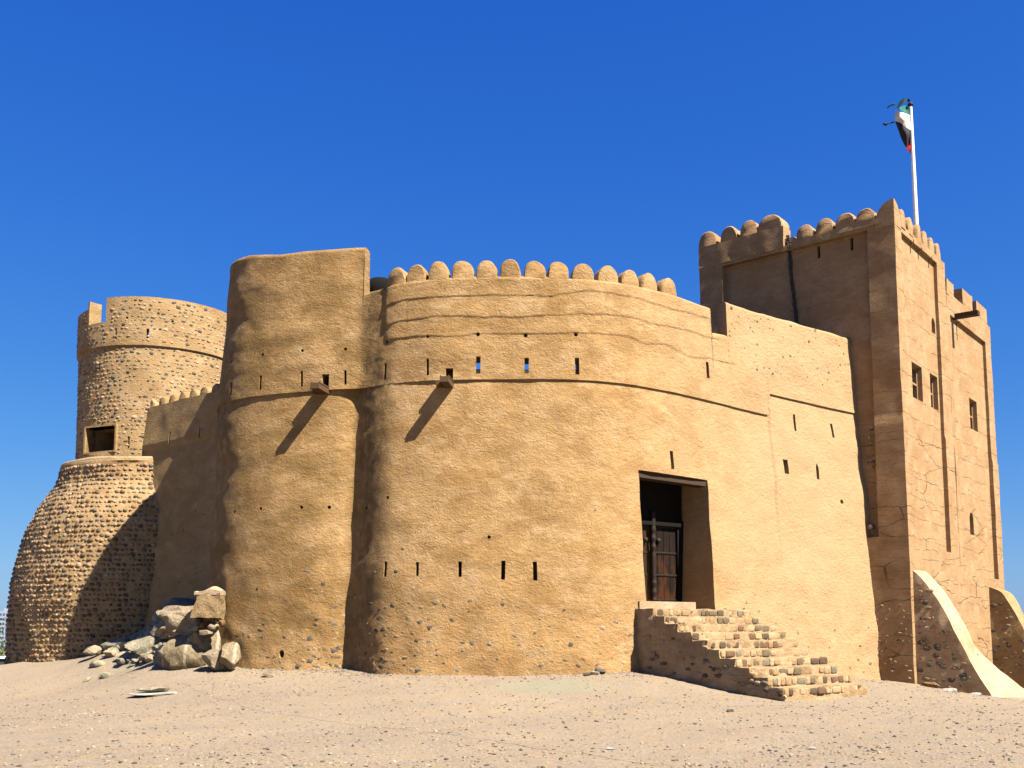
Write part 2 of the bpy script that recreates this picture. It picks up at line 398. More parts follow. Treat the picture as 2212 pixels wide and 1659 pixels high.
# ------------------------------------------------------------------ square tower frame (needed by the ground too)
C0 = unY(1950, 903, 31.0)                        # near corner, vertical line
DR = np.array([.6357, .7719, 0.]); DL = np.array([-.7719, .6357, 0.])     # along right face / along left face
NR = np.array([.7719, -.6357, 0.]); NL = np.array([-.6357, -.7719, 0.])   # outward normals
CX0, CY0 = C0[0], C0[1]
UP = np.array([0, 0, 1.])
def onR(x, y, off=0.0): return hitplane(x, y, np.array([CX0, CY0, 0]) + NR * off, NR)
def onL(x, y, off=0.0): return hitplane(x, y, np.array([CX0, CY0, 0]) + NL * off, NL)
def sR(P): return float(np.dot(P - np.array([CX0, CY0, 0]), DR))
def sL(P): return float(np.dot(P - np.array([CX0, CY0, 0]), DL))
def towR(s, z, off=0.0): return np.array([CX0, CY0, 0]) + DR * s + NR * off + UP * z
def towL(s, z, off=0.0): return np.array([CX0, CY0, 0]) + DL * s + NL * off + UP * z

# ------------------------------------------------------------------ ground
gp = []
def G_(x, y, Y): p = unY(x, y, Y); gp.append(p); return p
for a in ((-500, 1659, 11.5), (0, 1659, 11.5), (1106, 1659, 11.5), (2212, 1659, 11.5), (2700, 1659, 11.5),
          (0, 1437, 35.5), (17, 1438, 36.5), (130, 1427, 33.6), (230, 1402, 33.4), (300, 1440, 29.5), (535, 1446, 26.3), (757, 1451, 25.7), (995, 1458.6, 24.5), (1120, 1458.6, 24.4),
          (1365, 1449, 25.3), (1530, 1475, 23.9), (1690, 1505, 22.7), (1856, 1481, 24.8), (1885, 1470, 31.3), (1975, 1478, 31.0), (2147, 1509, 29.6), (2230, 1516, 29.5), (2400, 1530, 30),
          (350, 1335, 33.6), (430, 1322, 31.8), (480, 1370, 29.6), (400, 1400, 28.5), (470, 1430, 27.3), (-150, 1450, 32), (1750, 1530, 19.5), (600, 1530, 18.5), (1106, 1545, 18.0)):
    G_(*a)
gp += [np.array([0, 0, 0.]), np.array([-8, 0, 0.]), np.array([8, 0, 0.]), np.array([0, 5, 0.]), np.array([16, 42, -.5]), np.array([0, 34, .6])]
gp = np.array(gp)
def _tps(r2): return np.where(r2 > 1e-9, .5 * r2 * np.log(np.maximum(r2, 1e-9)), 0)
_n = len(gp); _K = _tps(((gp[:, None, :2] - gp[None, :, :2]) ** 2).sum(-1)) + np.eye(_n) * .6
_A = np.zeros((_n + 3, _n + 3)); _A[:_n, :_n] = _K; _A[:_n, _n] = 1; _A[:_n, _n + 1:] = gp[:, :2]; _A[_n:, :_n] = _A[:_n, _n:].T
_w = np.linalg.solve(_A, np.concatenate([gp[:, 2], [0, 0, 0]]))
def ground_z(X, Y, fine=True):
    X = np.atleast_1d(np.asarray(X, float)); Y = np.atleast_1d(np.asarray(Y, float))
    Xc = np.clip(X, -22, 24); Yc = np.clip(Y, -6, 44)
    z = _w[_n] + _w[_n + 1] * Xc + _w[_n + 2] * Yc
    for i in range(_n): z += _w[i] * _tps((Xc - gp[i, 0]) ** 2 + (Yc - gp[i, 1]) ** 2)
    # the hill falls away to the plain
    r = np.sqrt(np.maximum(0, np.maximum(-18.5 - X + 0 * Y, X - 30)) ** 2 + np.maximum(0, Y - 38.5) ** 2 + np.maximum(0, -Y - 25) ** 2)
    t = np.clip(r / 45, 0, 1); t = t * t * (3 - 2 * t)
    r0 = np.clip(r / 4, 0, 1)
    z = z * (1 - t) + (-13.0) * t - r0 * .25
    if fine:
        P = np.stack([X, Y, 0 * X], 1); k = 1 - np.clip(r / 20, 0, 1)
        z = z + (fbm(P, .45, 2, 3) * .035 + fbm(P, 1.6, 3, 9) * .016) * (1 + 4 * (1 - k))
    return z
def axis(lo, hi, step, far, g=1.22):
    a = list(np.arange(lo, hi + 1e-6, step)); s = step; x = lo
    L = []
    while x > -far: s *= g; x -= s; L.append(x)
    s = step; x = hi; H = []
    while x < far: s *= g; x += s; H.append(x)
    return np.array(L[::-1] + a + H)
gx = axis(-19, 17, .13, 4200); gy = axis(9, 37, .13, 4200)
GX, GY = np.meshgrid(gx, gy); GZ = ground_z(GX.ravel(), GY.ravel())
nx, ny = len(gx), len(gy)
ii = (np.arange(ny - 1)[:, None] * nx + np.arange(nx - 1)[None]).ravel()
def ground_mat():
    m, n, b = mat('gravel_ground'); q = N(n); P = q.pos()
    big = q.noise(P, .28, 5, .6, .5); mid = q.noise(P, 1.7, 7, .65); fine = q.noise(P, 22, 7, .75); sp_ = q.voro(P, 26); sp2 = q.voro(P, 55)
    col = q.mix(q.ramp(big, [(.38, 0), (.62, 1)]), (0.196, 0.154, 0.108), (0.177, 0.139, 0.1))
    col = q.mix(q.math('MULTIPLY', q.ramp(mid, [(.45, 0), (.68, 1)]), .6), col, (0.217, 0.156, 0.0856))
    col = q.mix(.8, col, q.ramp(fine, [(.30, .22), (.70, .74)]), 'OVERLAY')
    r = q.node('ShaderNodeSeparateColor'); q.L.new(sp_.outputs['Color'], r.inputs[0])
    k = q.math('MULTIPLY', q.ramp(sp_.outputs['Distance'], [(.25, 1), (.4, 0)]), q.ramp(r.outputs[0], [(.78, 0), (.8, 1)]))
    col = q.mix(q.math('MULTIPLY', k, .55), col, (0.0691, 0.0559, 0.0387))
    k = q.math('MULTIPLY', q.ramp(sp_.outputs['Distance'], [(.25, 1), (.4, 0)]), q.ramp(r.outputs[1], [(.88, 0), (.9, 1)]))
    col = q.mix(q.math('MULTIPLY', k, .6), col, (0.26, 0.233, 0.181))
    # grey-green dried patch in front of the wall
    X = q.xyz(P); w1 = q.math('MULTIPLY', q.math('SUBTRACT', q.noise(P, 1.5, 5, .6), .5), 1.2)
    dx = q.math('DIVIDE', q.math('SUBTRACT', X[0], .85), 1.55); dy = q.math('DIVIDE', q.math('SUBTRACT', X[1], 22.4), 1.5)
    rr = q.math('ADD', q.math('SQRT', q.math('ADD', q.math('MULTIPLY', dx, dx), q.math('MULTIPLY', dy, dy))), w1)
    col = q.mix(q.math('MULTIPLY', q.ramp(rr, [(.55, 1), (1.0, 0)]), .6), col, (0.16, 0.161, 0.107))
    q.L.new(col, b.inputs['Base Color'])
    bn = q.bump(mid, .5, .06); bn = q.bump(sp_.outputs['Distance'], .45, .018, bn); bn = q.bump(fine, .9, .02, bn)
    q.L.new(bn, b.inputs['Normal']); return m
GM = ground_mat()
go = obj('ground', mesh('ground', np.stack([GX.ravel(), GY.ravel(), GZ], 1), np.stack([ii, ii + 1, ii + nx + 1, ii + nx], 1), [GM], angle=0))
tag(go, kind='structure')

# ------------------------------------------------------------------ main wall surface
def cr(K, t):
    K = np.asarray(K, float); n = len(K); t = np.clip(np.atleast_1d(t), 0, n - 1 - 1e-9); i = t.astype(int); f = (t - i)[:, None]
    g = lambda j: K[np.clip(j, 0, n - 1)]
    p0, p1, p2, p3 = g(i - 1), g(i), g(i + 1), g(i + 2)
    return .5 * (2 * p1 + (p2 - p0) * f + (2 * p0 - 5 * p1 + 4 * p2 - p3) * f ** 2 + (3 * p1 - p0 - 3 * p2 + p3) * f ** 3)
BASE = [(-8.1, 33.5), (-8.75, 31.3), (-8.8, 29.5), (-8.45, 28.0), (-7.7, 27.0), (-6.5, 26.3), (-5.35, 25.95), (-4.65, 25.98), (-4.22, 26.10), (-4.0, 25.90), (-3.6, 25.40), (-3.05, 24.96), (-2.05, 24.62), (-.3, 24.42), (1.5, 24.5), (3.2, 25.05), (5.35, 26.55), (7.8, 28.7), (11.3, 31.5), (12.6, 32.6)]
B0 = [(-7.95, 33.5), (-8.55, 31.3), (-8.62, 29.5), (-8.3, 28.3), (-7.6, 27.45), (-6.45, 26.8), (-5.3, 26.45), (-4.55, 26.34), (-4.12, 26.42), (-3.86, 26.22), (-3.45, 25.85), (-2.9, 25.54), (-1.8, 25.26), (0, 25.12), (1.5, 25.17), (3.0, 25.67), (5.03, 27.12), (7.47, 29.28), (11.1, 32.05), (12.4, 33.1)]
AA = [(-8.05, 33.5), (-8.65, 31.3), (-8.73, 29.45), (-8.4, 28.22), (-7.68, 27.35), (-6.5, 26.7), (-5.32, 26.35), (-4.5, 26.22), (-4.03, 26.18), (-3.72, 26.02), (-3.36, 25.78), (-2.85, 25.50), (-1.5, 25.12), (0, 25.02), (1.5, 25.07), (3.06, 25.58), (5.1, 27.04), (7.54, 29.2), (11.15, 31.98), (12.45, 33.0)]
TOP = [(-7.8, 33.5), (-8.4, 31.3), (-8.45, 29.5), (-8.15, 28.4), (-7.5, 27.55), (-6.38, 26.88), (-5.27, 26.52), (-4.45, 26.36), (-4.0, 26.3), (-3.68, 26.16), (-3.34, 25.97), (-2.85, 25.72), (-1.7, 25.38), (-.03, 25.23), (1.45, 25.28), (2.92, 25.78), (4.93, 27.22), (7.36, 29.37), (10.95, 32.12), (12.3, 33.2)]
def _off(K, d, lo, hi):
    K = np.array(K, float); t = np.gradient(K, axis=0); t /= np.linalg.norm(t, axis=1)[:, None]; n = np.column_stack([t[:, 1], -t[:, 0]])
    R_ = K + n * d; return R_
_A2 = _off(B0, .055, 0, 0)
AA = [tuple(_A2[i]) if (i <= 6 or i >= 12) else AA[i] for i in range(20)]
# shared slits between pieces of code: ledge height and top height along t
ZL1 = EYE + 6.27; ZTOPK = EYE + 10.3
def plan(t, z, zl):
    """outer face without noise; z,zl arrays"""
    t = np.atleast_1d(t); b0, b1, a0, a1 = cr(BASE, t), cr(B0, t), cr(AA, t), cr(TOP, t)
    f = ((z - .4) / (zl - .4))[:, None]; g = np.clip((z - zl) / (ZTOPK - zl), 0, 1.3)[:, None]
    fc = np.clip(f, -.2, 1); lo = b0 + (b1 - b0) * fc + (b0 - b1) * .12 * (4 * np.clip(fc, 0, 1) * (1 - np.clip(fc, 0, 1))) * 0
    hi = a0 + (a1 - a0) * g
    k = (z >= zl)[:, None]
    return np.where(k, hi, lo)
def t_px(x, z):
    tt = np.linspace(2.2, 19, 3400); zz = np.full_like(tt, z); p = plan(tt, zz, np.full_like(tt, ZL1))
    px, _ = proj(np.column_stack([p, zz])); k = np.argmin(np.abs(px - x) + (tt < 3) * .5); return float(tt[k])
def Zat(x, y, Y): return unY(x, y, Y)[2]
tA = t_px(786, EYE + 9.5); tB = t_px(1533, EYE + 8.9); tC = t_px(1569, EYE + 8.9); tLED = t_px(1660, EYE + 6.4)
def ztop(t):
    t = np.atleast_1d(t)
    z = np.interp(t, [0, 1, 2, 3, 4, 5, 6, 7, tA, tA + .012, 9.5, 12, 14, 16, tB, tB + .012, tC, tC + .012, 19],
                  [Zat(505, 578, 29)] * 3 + [Zat(520, 566, 28.4), Zat(560, 552, 27.6), Zat(640, 545, 26.8), Zat(700, 538, 26.5), Zat(760, 531, 26.3), Zat(785, 528, 26.2), Zat(790, 628, 26.2), Zat(835, 620, 26), Zat(1050, 597, 25.3), Zat(1260, 600, 25.3), Zat(1464, 637, 26.7), Zat(1533, 656, 27.4), Zat(1537, 711, 27.4), Zat(1570, 717, 28.0), Zat(1566, 642, 28.0), Zat(1840, 725, 32.0)])
    return z
def zled(t):
    t = np.atleast_1d(t); return np.interp(t, [0, 4, 9, 13, 15.2, tLED, tLED + .02, 19], [ZL1 + .02, ZL1, ZL1 + .03, ZL1, ZL1, ZL1 - .02, Zat(1660, 851, 29.4), Zat(1860, 893, 31.9)])
# columns
ts = []
dense = np.linspace(0, 19, 6000); pc = cr(B0, dense); ds = np.concatenate([[0], np.cumsum(np.linalg.norm(np.diff(pc, axis=0), axis=1))])
ts = list(np.interp(np.arange(0, ds[-1], .075), ds, dense))
for tt in (tA, tB, tC, tLED): ts += [tt - .004, tt, tt + .012, tt + .016] if tt != tLED else [tt, tt + .02]
ts = np.array(sorted(set(round(q, 5) for q in ts if 0 <= q <= 19)))
ts = ts[np.concatenate([[True], np.diff(ts) > .0025])]
T0 = .5; ts = ts[ts > T0]
# lift lines (px polylines) -> later converted
LIFT_PX = [[(830.6, 666), (881, 648), (1013, 639), (1126, 638), (1185, 641), (1266, 629.5), (1294, 631), (1378, 648), (1449, 670), (1530, 687)],
           [(830.6, 707), (901, 688.6), (971, 684), (1126, 686), (1252, 679), (1350, 684), (1406, 701), (1491, 715), (1553, 735)],
           [(836, 736), (887, 728), (999, 726.5), (1022, 721), (1154, 721), (1252, 719.5), (1356, 726.5), (1395, 743), (1435, 743.4), (1463, 757), (1496, 773), (1533, 774), (1589, 787)]]
def wall_hit(x, y):
    """(t, z) on the outer face seen at pixel (x, y)"""
    z = 6.0; t = 10.
    for _ in range(8):
        tt = np.linspace(2.4, 18.9, 1650); zl = zled(tt); p = plan(tt, np.full_like(tt, z), zl)
        px, py = proj(np.column_stack([p, np.full_like(tt, z)]))
        e = np.abs(px - x); e[tt < 2.9] += 30
        if z < 7.6: e[(tt > 7.6) & (tt < 8.7)] += 100
        k = int(np.argmin(e)); t = tt[k]; r = ray(x, y); z = EYE + r[2] / r[1] * p[k, 1]
    return t, float(z)
lifts = []
for L in LIFT_PX:
    H = [wall_hit(*q) for q in L]; lifts.append((np.array([h[0] for h in H]), np.array([h[1] for h in H])))
def surf(t, z, lift=True, noise=True):
    t = np.atleast_1d(t).astype(float); z = np.broadcast_to(np.asarray(z, float), t.shape).copy(); zl = zled(t)
    p = plan(t, z, zl); e = 1e-3
    q1 = plan(np.clip(t + .05, 0, 19), z, zl); q0 = plan(np.clip(t - .05, 0, 19), z, zl); tg = q1 - q0
    tg /= np.linalg.norm(tg, axis=1)[:, None] + 1e-9; n = np.column_stack([tg[:, 1], -tg[:, 0]])
    P = np.column_stack([p, z]); off = np.zeros(len(t))
    if lift:
        for k, (lt, lz) in enumerate(lifts):
            zz = np.interp(t, lt, lz) + vn(np.column_stack([t * 1.0, 0 * t, 0 * t]), 5.0, 40 + k) * .02
            ins = (t > lt[0]) & (t < lt[-1]) & (z > zl)
            off += np.where(ins, np.clip((z - zz) / .012 + .5, 0, 1) * .02, 0)
    if noise:
        off += fbm(P, (.5, .5, .7), 2, 1) * .055 + fbm(P, (1.7, 1.7, 2.1), 3, 5) * .017
        low = np.clip((3.2 - z) / 2.5, 0, 1); off += low * fbm(P, 2.2, 3, 11) * .03
    P[:, :2] += n * off[:, None]
    return P, np.column_stack([n, np.zeros(len(t))])
# inner line
tin = np.linspace(0, 19, 200); ain = cr(TOP, tin); k_ = np.ones(9) / 9
def smooth(a, n=5):
    for _ in range(n): a = np.column_stack([np.convolve(np.pad(a[:, c], 4, 'edge'), k_, 'valid') for c in (0, 1)])
    return a
ain = smooth(ain); tg = np.gradient(ain, axis=0); tg /= np.linalg.norm(tg, axis=1)[:, None]; nin = np.column_stack([-tg[:, 1], tg[:, 0]])
def inner(t, d): return np.column_stack([np.interp(t, tin, ain[:, c] + nin[:, c] * d) for c in (0, 1)])
ZW = EYE + 5.5                                   # wall-walk level
nlo = 96; nup = 118
cols = []
nT = len(ts)
zl = zled(ts); zt = ztop(ts)
rows = []
for j in range(nlo + 1):
    z = -1.2 + (zl - .004 + 1.2) * (j / nlo) ** .96; P, n = surf(ts, z); rows.append(P)
for j in range(nup + 1):
    z = zl + (zt - .10 - zl) * (j / nup); P, n = surf(ts, z); rows.append(P)
# rounded top
Po, n = surf(ts, zt - .10); inn = inner(ts, .42)
wob = fbm(np.column_stack([Po[:, 0], Po[:, 1], 0 * zt]), 1.4, 3, 21) * .02
for f, dz in ((.06, -.045), (.18, -.008), (.5, 0.0), (.82, -.008), (.94, -.04)):
    q = Po[:, :2] * (1 - f) + inn * f; rows.append(np.column_stack([q, zt + dz + wob]))
rows.append(np.column_stack([inn, zt - .10])); rows.append(np.column_stack([inner(ts, .5), np.full(nT, ZW + .3)])); rows.append(np.column_stack([inner(ts, .55), np.full(nT, ZW)]))
rows.append(np.column_stack([inner(ts, 1.7), np.full(nT, ZW)])); rows.append(np.column_stack([inner(ts, 1.7), np.full(nT, -1.2)]))
Rw = np.stack(rows); nr = len(rows); V = Rw.reshape(-1, 3)
Fw = []
a = (np.arange(nr)[:, None] * nT + np.arange(nT - 1)[None]); b_ = ((np.arange(nr) + 1) % nr)[:, None] * nT + np.arange(nT - 1)[None]
Fw = np.stack([a, a + 1, b_ + 1, b_], -1).reshape(-1, 4).tolist()
Fw.append([i * nT for i in range(nr)]); Fw.append([(nr - 1 - i) * nT + nT - 1 for i in range(nr)])
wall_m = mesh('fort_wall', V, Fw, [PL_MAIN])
# ---- openings
cut = G()
def wf(x, y):
    t, z = wall_hit(x, y); P, n = surf([t], [z], noise=False); n = n[0]; tg = np.array([-n[1], n[0], 0]); return P[0], n, tg
def slit(x, y0, y1, wpx, depth=.7):
    P, n, tg = wf(x, (y0 + y1) / 2); h = (y1 - y0) * P[1] / F; ww = wpx * P[1] / F / max(.4, abs(np.dot(tg, (1, 0, 0))))
    tl = random.uniform(-.03, .03)
    o = P + n * .35 - tg * ww / 2 - UP * h / 2
    cut.frame_box(o, tg * ww, -n * (depth + .35), UP * h + tg * tl * h)
def hole(x, y, rx, ry, depth=.7, n_=10):
    P, n, tg = wf(x, y); k = P[1] / F
    cut.prism([P + n * .35 + tg * math.cos(a) * rx * k + UP * math.sin(a) * ry * k for a in np.linspace(0, 2 * math.pi, n_, endpoint=False)], -n * (depth + .35))
for x, a, b in ((500.5, 824.5, 854), (563.8, 810.5, 843), (651.5, 800.6, 836), (746, 799, 831.6), (832.7, 783.8, 820.3), (924.6, 774, 812)): slit(x, a, b, 6, .45)
for x, a, b in ((1033, 768.7, 808), (1138, 771.5, 807), (1247, 771.5, 810)): 
    P, n, tg = wf(x, (a + b) / 2); k = P[1] / F; h = (b - a) * k; wf_ = 9.5 * k; ww = wf_ - .3 * .27; q0 = P + n * .3; q1 = P - n * 1.3; wb_ = wf_ + 1.3 * .27
    cut.add([q0 - tg * ww / 2 - UP * h / 2, q0 + tg * ww / 2 - UP * h / 2, q0 + tg * ww / 2 + UP * h / 2, q0 - tg * ww / 2 + UP * h / 2, q1 - tg * wb_ / 2 - UP * h / 2, q1 + tg * wb_ / 2 - UP * h / 2, q1 + tg * wb_ / 2 + UP * h / 2, q1 - tg * wb_ / 2 + UP * h / 2],
            [(0, 1, 2, 3), (7, 6, 5, 4), (0, 4, 5, 1), (1, 5, 6, 2), (2, 6, 7, 3), (3, 7, 4, 0)])
for x, a, b, w_ in ((1529, 781, 818, 7.5), (1718, 894, 932, 6), (1799, 914, 946, 6.5), (1452.5, 973, 1014, 7.5), (835, 1213, 1246, 7), (902, 1214, 1244, 7), (993, 1213, 1246, 8), (1086, 1211, 1252, 9), (1156, 1213, 1254, 9), (473, 884, 912, 6)): slit(x, a, b, w_, .5)
slit(1697.5, 992, 1024, 13, .5)
for x, y in ((502, 782), (567, 766), (654, 758), (746, 754), (836.6, 739), (924.6, 728)): hole(x, y, 3.8, 3.8, .4)
for x, y in ((1033, 722), (1136, 724), (1243.5, 723)): hole(x, y, 4.6, 4.6, 1.6)
for x, y in ((508, 1106), (565, 1099), (652, 1096), (712, 1096), (793, 1097), (1057, 1160), (838, 1075)): hole(x, y, 4.2, 4.2, .3, 7)
hole(606, 1413, 6.5, 9, .5); hole(1819, 1084, 6, 5.5, .4)
P, n, tg = wf(1765, 1018); k = P[1] / F      # pointed niche
cut.prism([P + n * .35 + tg * a * k + UP * b * k for a, b in ((-5, -18), (5, -18), (5, 8), (2.5, 14), (0, 18), (-2.5, 14), (-5, 8))], -n * .85)
# the gate
DW = []
for x, y in ((1397, 1316), (1543, 1316), (1528, 1037), (1379, 1015)):
    t, z = wall_hit(x, y); P, n = surf([t], [z], noise=False); DW.append(P[0])
dw = DW[1] - DW[0]; dw[2] = 0; gate_t = dw / np.linalg.norm(dw); gate_n = np.array([gate_t[1], -gate_t[0], 0])
GD = 1.35
zb = DW[0][2] - .06; DW[0][2] = DW[1][2] = zb
poly = [DW[0], DW[1], DW[2], DW[3]]
front = [p + gate_n * .5 for p in poly]
cut.prism(front, -gate_n * (GD + .5))
# spout holes
SP = []
for x, y0, y1, xe in ((703, 827, 841, 685), (971.5, 815, 829, 953)):
    P, n, tg = wf(x, y0 + 6); k = P[1] / F; SP.append((P, n, tg, k, x - xe))
    cut.frame_box(P + n * .3 - tg * 8.5 * k - UP * 8 * k, tg * 17 * k, -n * .8, UP * 34 * k)
cm = cut.mesh('cut', [PL_MAIN])
wall_m = boolean(wall_m, cm)
# ---- stones showing through the worn plaster low on the wall and on the right-hand parapet
def scatter_on(tz, smin, smax, prot=.02, asp=.65):
    t = np.array([q[0] for q in tz]); z = np.array([q[1] for q in tz]); P, n = surf(t, z)
    tgv = np.column_stack([-n[:, 1], n[:, 0], 0 * t]); m_ = len(t)
    a = rng.uniform(smin, smax, m_); th = rng.uniform(-.35, .35, m_)
    U_ = np.tile(UP, (m_, 1)); T2 = tgv * np.cos(th)[:, None] + U_ * np.sin(th)[:, None]; U2 = -tgv * np.sin(th)[:, None] + U_ * np.cos(th)[:, None]
    s = np.column_stack([a, a * rng.uniform(asp - .15, asp + .2, m_), np.full(m_, .05)])
    return stones(P - n * (.05 - prot) + 0, T2, U2, n, s)
tz = []
for _ in range(4200):
    t = random.uniform(3.2, 18.2); z = random.uniform(.0, 4.2)
    if 8 < t < 8.8: continue
    _x, _y = proj(surf([t], [z], False, False)[0][0])
    if 1370 < _x < 1555 and _y < 1330: continue
    p = math.exp(-max(0, z - .9) / .75) * (.75 if t < 15.3 else .9)
    if z > 2.4: p *= .35
    if 1.7 < z < 2.2 and 9.5 < t < 15: p = .35
    nz = float(vn(np.array([[t * 1.5, z * 1.2, 0]]), 1.0, 77)[0])
    if random.random() < p * (.45 + .8 * max(0, nz + .25)): tz.append((t, z))
# keep them apart
keep = []
for q in tz:
    if all(abs(q[0] - r[0]) * 1.4 > .17 or abs(q[1] - r[1]) > .13 for r in keep): keep.append(q)
gm = G()
Vs, Fs = scatter_on(keep, .035, .115, .009); gm.arr(Vs, Fs, 0)
tz = []
for _ in range(85):
    t = random.uniform(tC + .03, 18.3); z = random.uniform(9.0, float(ztop(t)[0]) - .1)
    tz.append((t, z))
Vs, Fs = scatter_on(tz, .03, .08, .013); gm.arr(Vs, Fs, 0)
for x, y in ((1207, 656), (1170, 640), (1190, 640), (1118, 1083), (1180, 1083), (919, 1175), (1165, 640), (1223, 636), (1285, 1102), (1634, 1223), (1520, 795)):
    t, z = wall_hit(x, y); Vs, Fs = scatter_on([(t, z)], .04, .06, .008); gm.arr(Vs, Fs, 0)
def join_meshes(name, ms):
    V = []; F_ = []; M = []; mats = []
    for m in ms:
        k = len(V); k2 = len(mats); mats += list(m.materials)
        V += [v.co[:] for v in m.vertices]
        for p in m.polygons: F_.append([i + k for i in p.vertices]); M.append(p.material_index + k2)
    return mesh(name, V, F_, mats, M)
sm = gm.mesh('st', [ST_WALL], True, 0)
wall_t = thing('fort_wall', 'long curved mud-plastered fort wall with the gateway, a row of rounded merlons and two rain spouts', 'wall', (0, 25.0, .5))
obj('wall', join_meshes('wall', [wall_m, sm]), wall_t)

def merlon_mesh(name, P, tg, n, wd, ht, thick, m_, seed=0, cut_top=1.0, sink=.09):
    """rounded merlon: front arch profile extruded inwards, softly rounded edges"""
    k = 11; prof = [(-wd / 2, -sink), (-wd / 2, 0)]
    for i in range(1, k):
        a = math.pi * (1 - i / k); prof.append((wd / 2 * math.copysign(abs(math.cos(a)) ** .95, math.cos(a)), ht * math.sin(a) ** .88))
    prof += [(wd / 2, 0), (wd / 2, -sink)]
    prof = np.array(prof); e = .035
    ins = prof.copy(); ins[:, 0] *= (1 - 2 * e / wd); ins[:, 1] = np.where(prof[:, 1] > 0, prof[:, 1] * (1 - e / ht), prof[:, 1])
    V = []; Fs = []
    layers = [(ins, 0), (prof, e), (prof, thick * .35), (prof, thick * .7), (prof, thick - e), (ins, thick)]
    for pr, dpt in layers:
        for a, b in pr: V.append(P + tg * a + UP * b - n * dpt)
    m1 = len(prof); V = np.array(V)
    D = np.stack([fbm(V, 3.5, 3, seed + 7 * c) for c in range(3)], 1) * .017; V = V + D
    for l in range(len(layers) - 1):
        for i in range(m1):
            j = (i + 1) % m1; Fs.append((l * m1 + i, l * m1 + j, (l + 1) * m1 + j, (l + 1) * m1 + i))
    Fs.append(tuple(range(m1 - 1, -1, -1))); Fs.append(tuple((len(layers) - 1) * m1 + i for i in range(m1)))
    return mesh(name, V, Fs, [m_])
for i, x in enumerate((856, 898, 946, 998, 1051, 1102, 1155, 1206, 1261, 1315, 1363, 1404, 1447)):
    t = t_px(x, EYE + 8.9); z = float(ztop(t)[0]); P, n = surf([t], [z], noise=False); P, n = P[0], n[0]; tg = np.array([-n[1], n[0], 0])
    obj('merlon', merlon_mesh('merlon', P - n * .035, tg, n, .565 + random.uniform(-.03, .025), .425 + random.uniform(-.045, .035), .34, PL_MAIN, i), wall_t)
for P, n, tg, k, dx in SP:
    s = G(); zc = -7 * k
    # trough: floor and two low sides
    s.frame_box(P - n * .3 - tg * 10 * k + UP * (zc - 12 * k), tg * 19 * k, n * .98, UP * 12 * k)
    s.frame_box(P - n * .3 - tg * 10 * k + UP * zc, tg * 2.2 * k, n * .95, UP * 3 * k)
    s.frame_box(P - n * .3 + tg * 7.8 * k + UP * zc, tg * 2.2 * k, n * .95, UP * 3 * k)
    o = obj('rain_spout', s.mesh('rain_spout', [WOOD_SP]), wall_t)
    s = G(); s.frame_box(P - n * .3 - tg * (dx + 6.5) * k + UP * (zc - 11 * k), tg * 12 * k, n * .62, UP * 10 * k)
    obj('beam_end', s.mesh('beam_end', [WOOD_SP]), wall_t)
# ---- gate: lintel, sill, frame and the two studded leaves
lt = DW[3]; rt = DW[2]
s = G(); s.frame_box(lt - gate_t * .2 - gate_n * .05 - UP * .17, (rt - lt) + gate_t * .4, -gate_n * .35, UP * .15)
obj('lintel', s.mesh('lintel', [WOOD_LN]), wall_t)
gt = obj('gate', G().mesh('gate', [WOOD_DK]), wall_t)
bk = DW[0] - gate_n * (GD - .02); GW = float(np.dot(DW[1] - DW[0], gate_t)); GH = DW[3][2] - zb
def gpnt(a, h, dpt=0.0): return np.array([bk[0], bk[1], zb]) + gate_t * a + UP * h + gate_n * dpt
def pxa(x, y):     # gate-plane coordinates of a pixel
    P = hitplane(x, y, bk + gate_n * .1, gate_n); return float(np.dot(P - bk, gate_t)), float(P[2] - zb)
a0, _ = pxa(1408, 1220); a1, _ = pxa(1461, 1220); hts = [pxa(1440, y)[1] for y in (1296, 1243, 1195, 1139)]
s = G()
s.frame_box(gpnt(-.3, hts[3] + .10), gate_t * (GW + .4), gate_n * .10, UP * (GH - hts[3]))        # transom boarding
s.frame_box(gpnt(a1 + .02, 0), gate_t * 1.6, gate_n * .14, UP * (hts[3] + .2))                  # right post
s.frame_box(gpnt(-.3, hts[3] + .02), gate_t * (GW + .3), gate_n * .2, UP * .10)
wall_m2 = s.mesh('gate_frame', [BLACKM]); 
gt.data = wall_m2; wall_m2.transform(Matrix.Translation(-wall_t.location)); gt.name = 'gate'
s = G(); npl = 4
for i in range(npl): s.frame_box(gpnt(a0 + (a1 - a0) * i / npl + .008, hts[0] - .02, .03), gate_t * ((a1 - a0) / npl - .016), gate_n * .05, UP * (hts[3] - hts[0] + .03))
leaf = obj('door_leaf', s.mesh('door_leaf', [WOOD_OR]), gt)
for i, h in enumerate(hts):
    s = G(); s.frame_box(gpnt(a0, h - .025, .08), gate_t * (a1 - a0), gate_n * .02, UP * .05)
    for q in np.arange(a0 + .04, a1 - .02, .085):
        Vq, Fq = stones(gpnt(q, h - .0, .105)[None], gate_t[None], UP[None], gate_n[None], np.array([[.024, .024, .022]]), ICO1, 0, 1); s.arr(Vq, Fq)
    obj('studded_band', s.mesh('studded_band', [IRON]), gt)
s = G(); ap, _ = pxa(1409, 1200); prof = []
for h in np.linspace(hts[0], hts[3] + .38, 40):
    r = .075 + .018 * math.sin(h * 26) * (1 if (h < hts[0] + .55 or hts[2] < h < hts[3] - .1) else 0)
    prof.append((gpnt(ap, h, .14), r))
s.tube([p for p, r in prof], [r for p, r in prof], 10); obj('center_post', s.mesh('center_post', [WOOD_DK], True), gt)
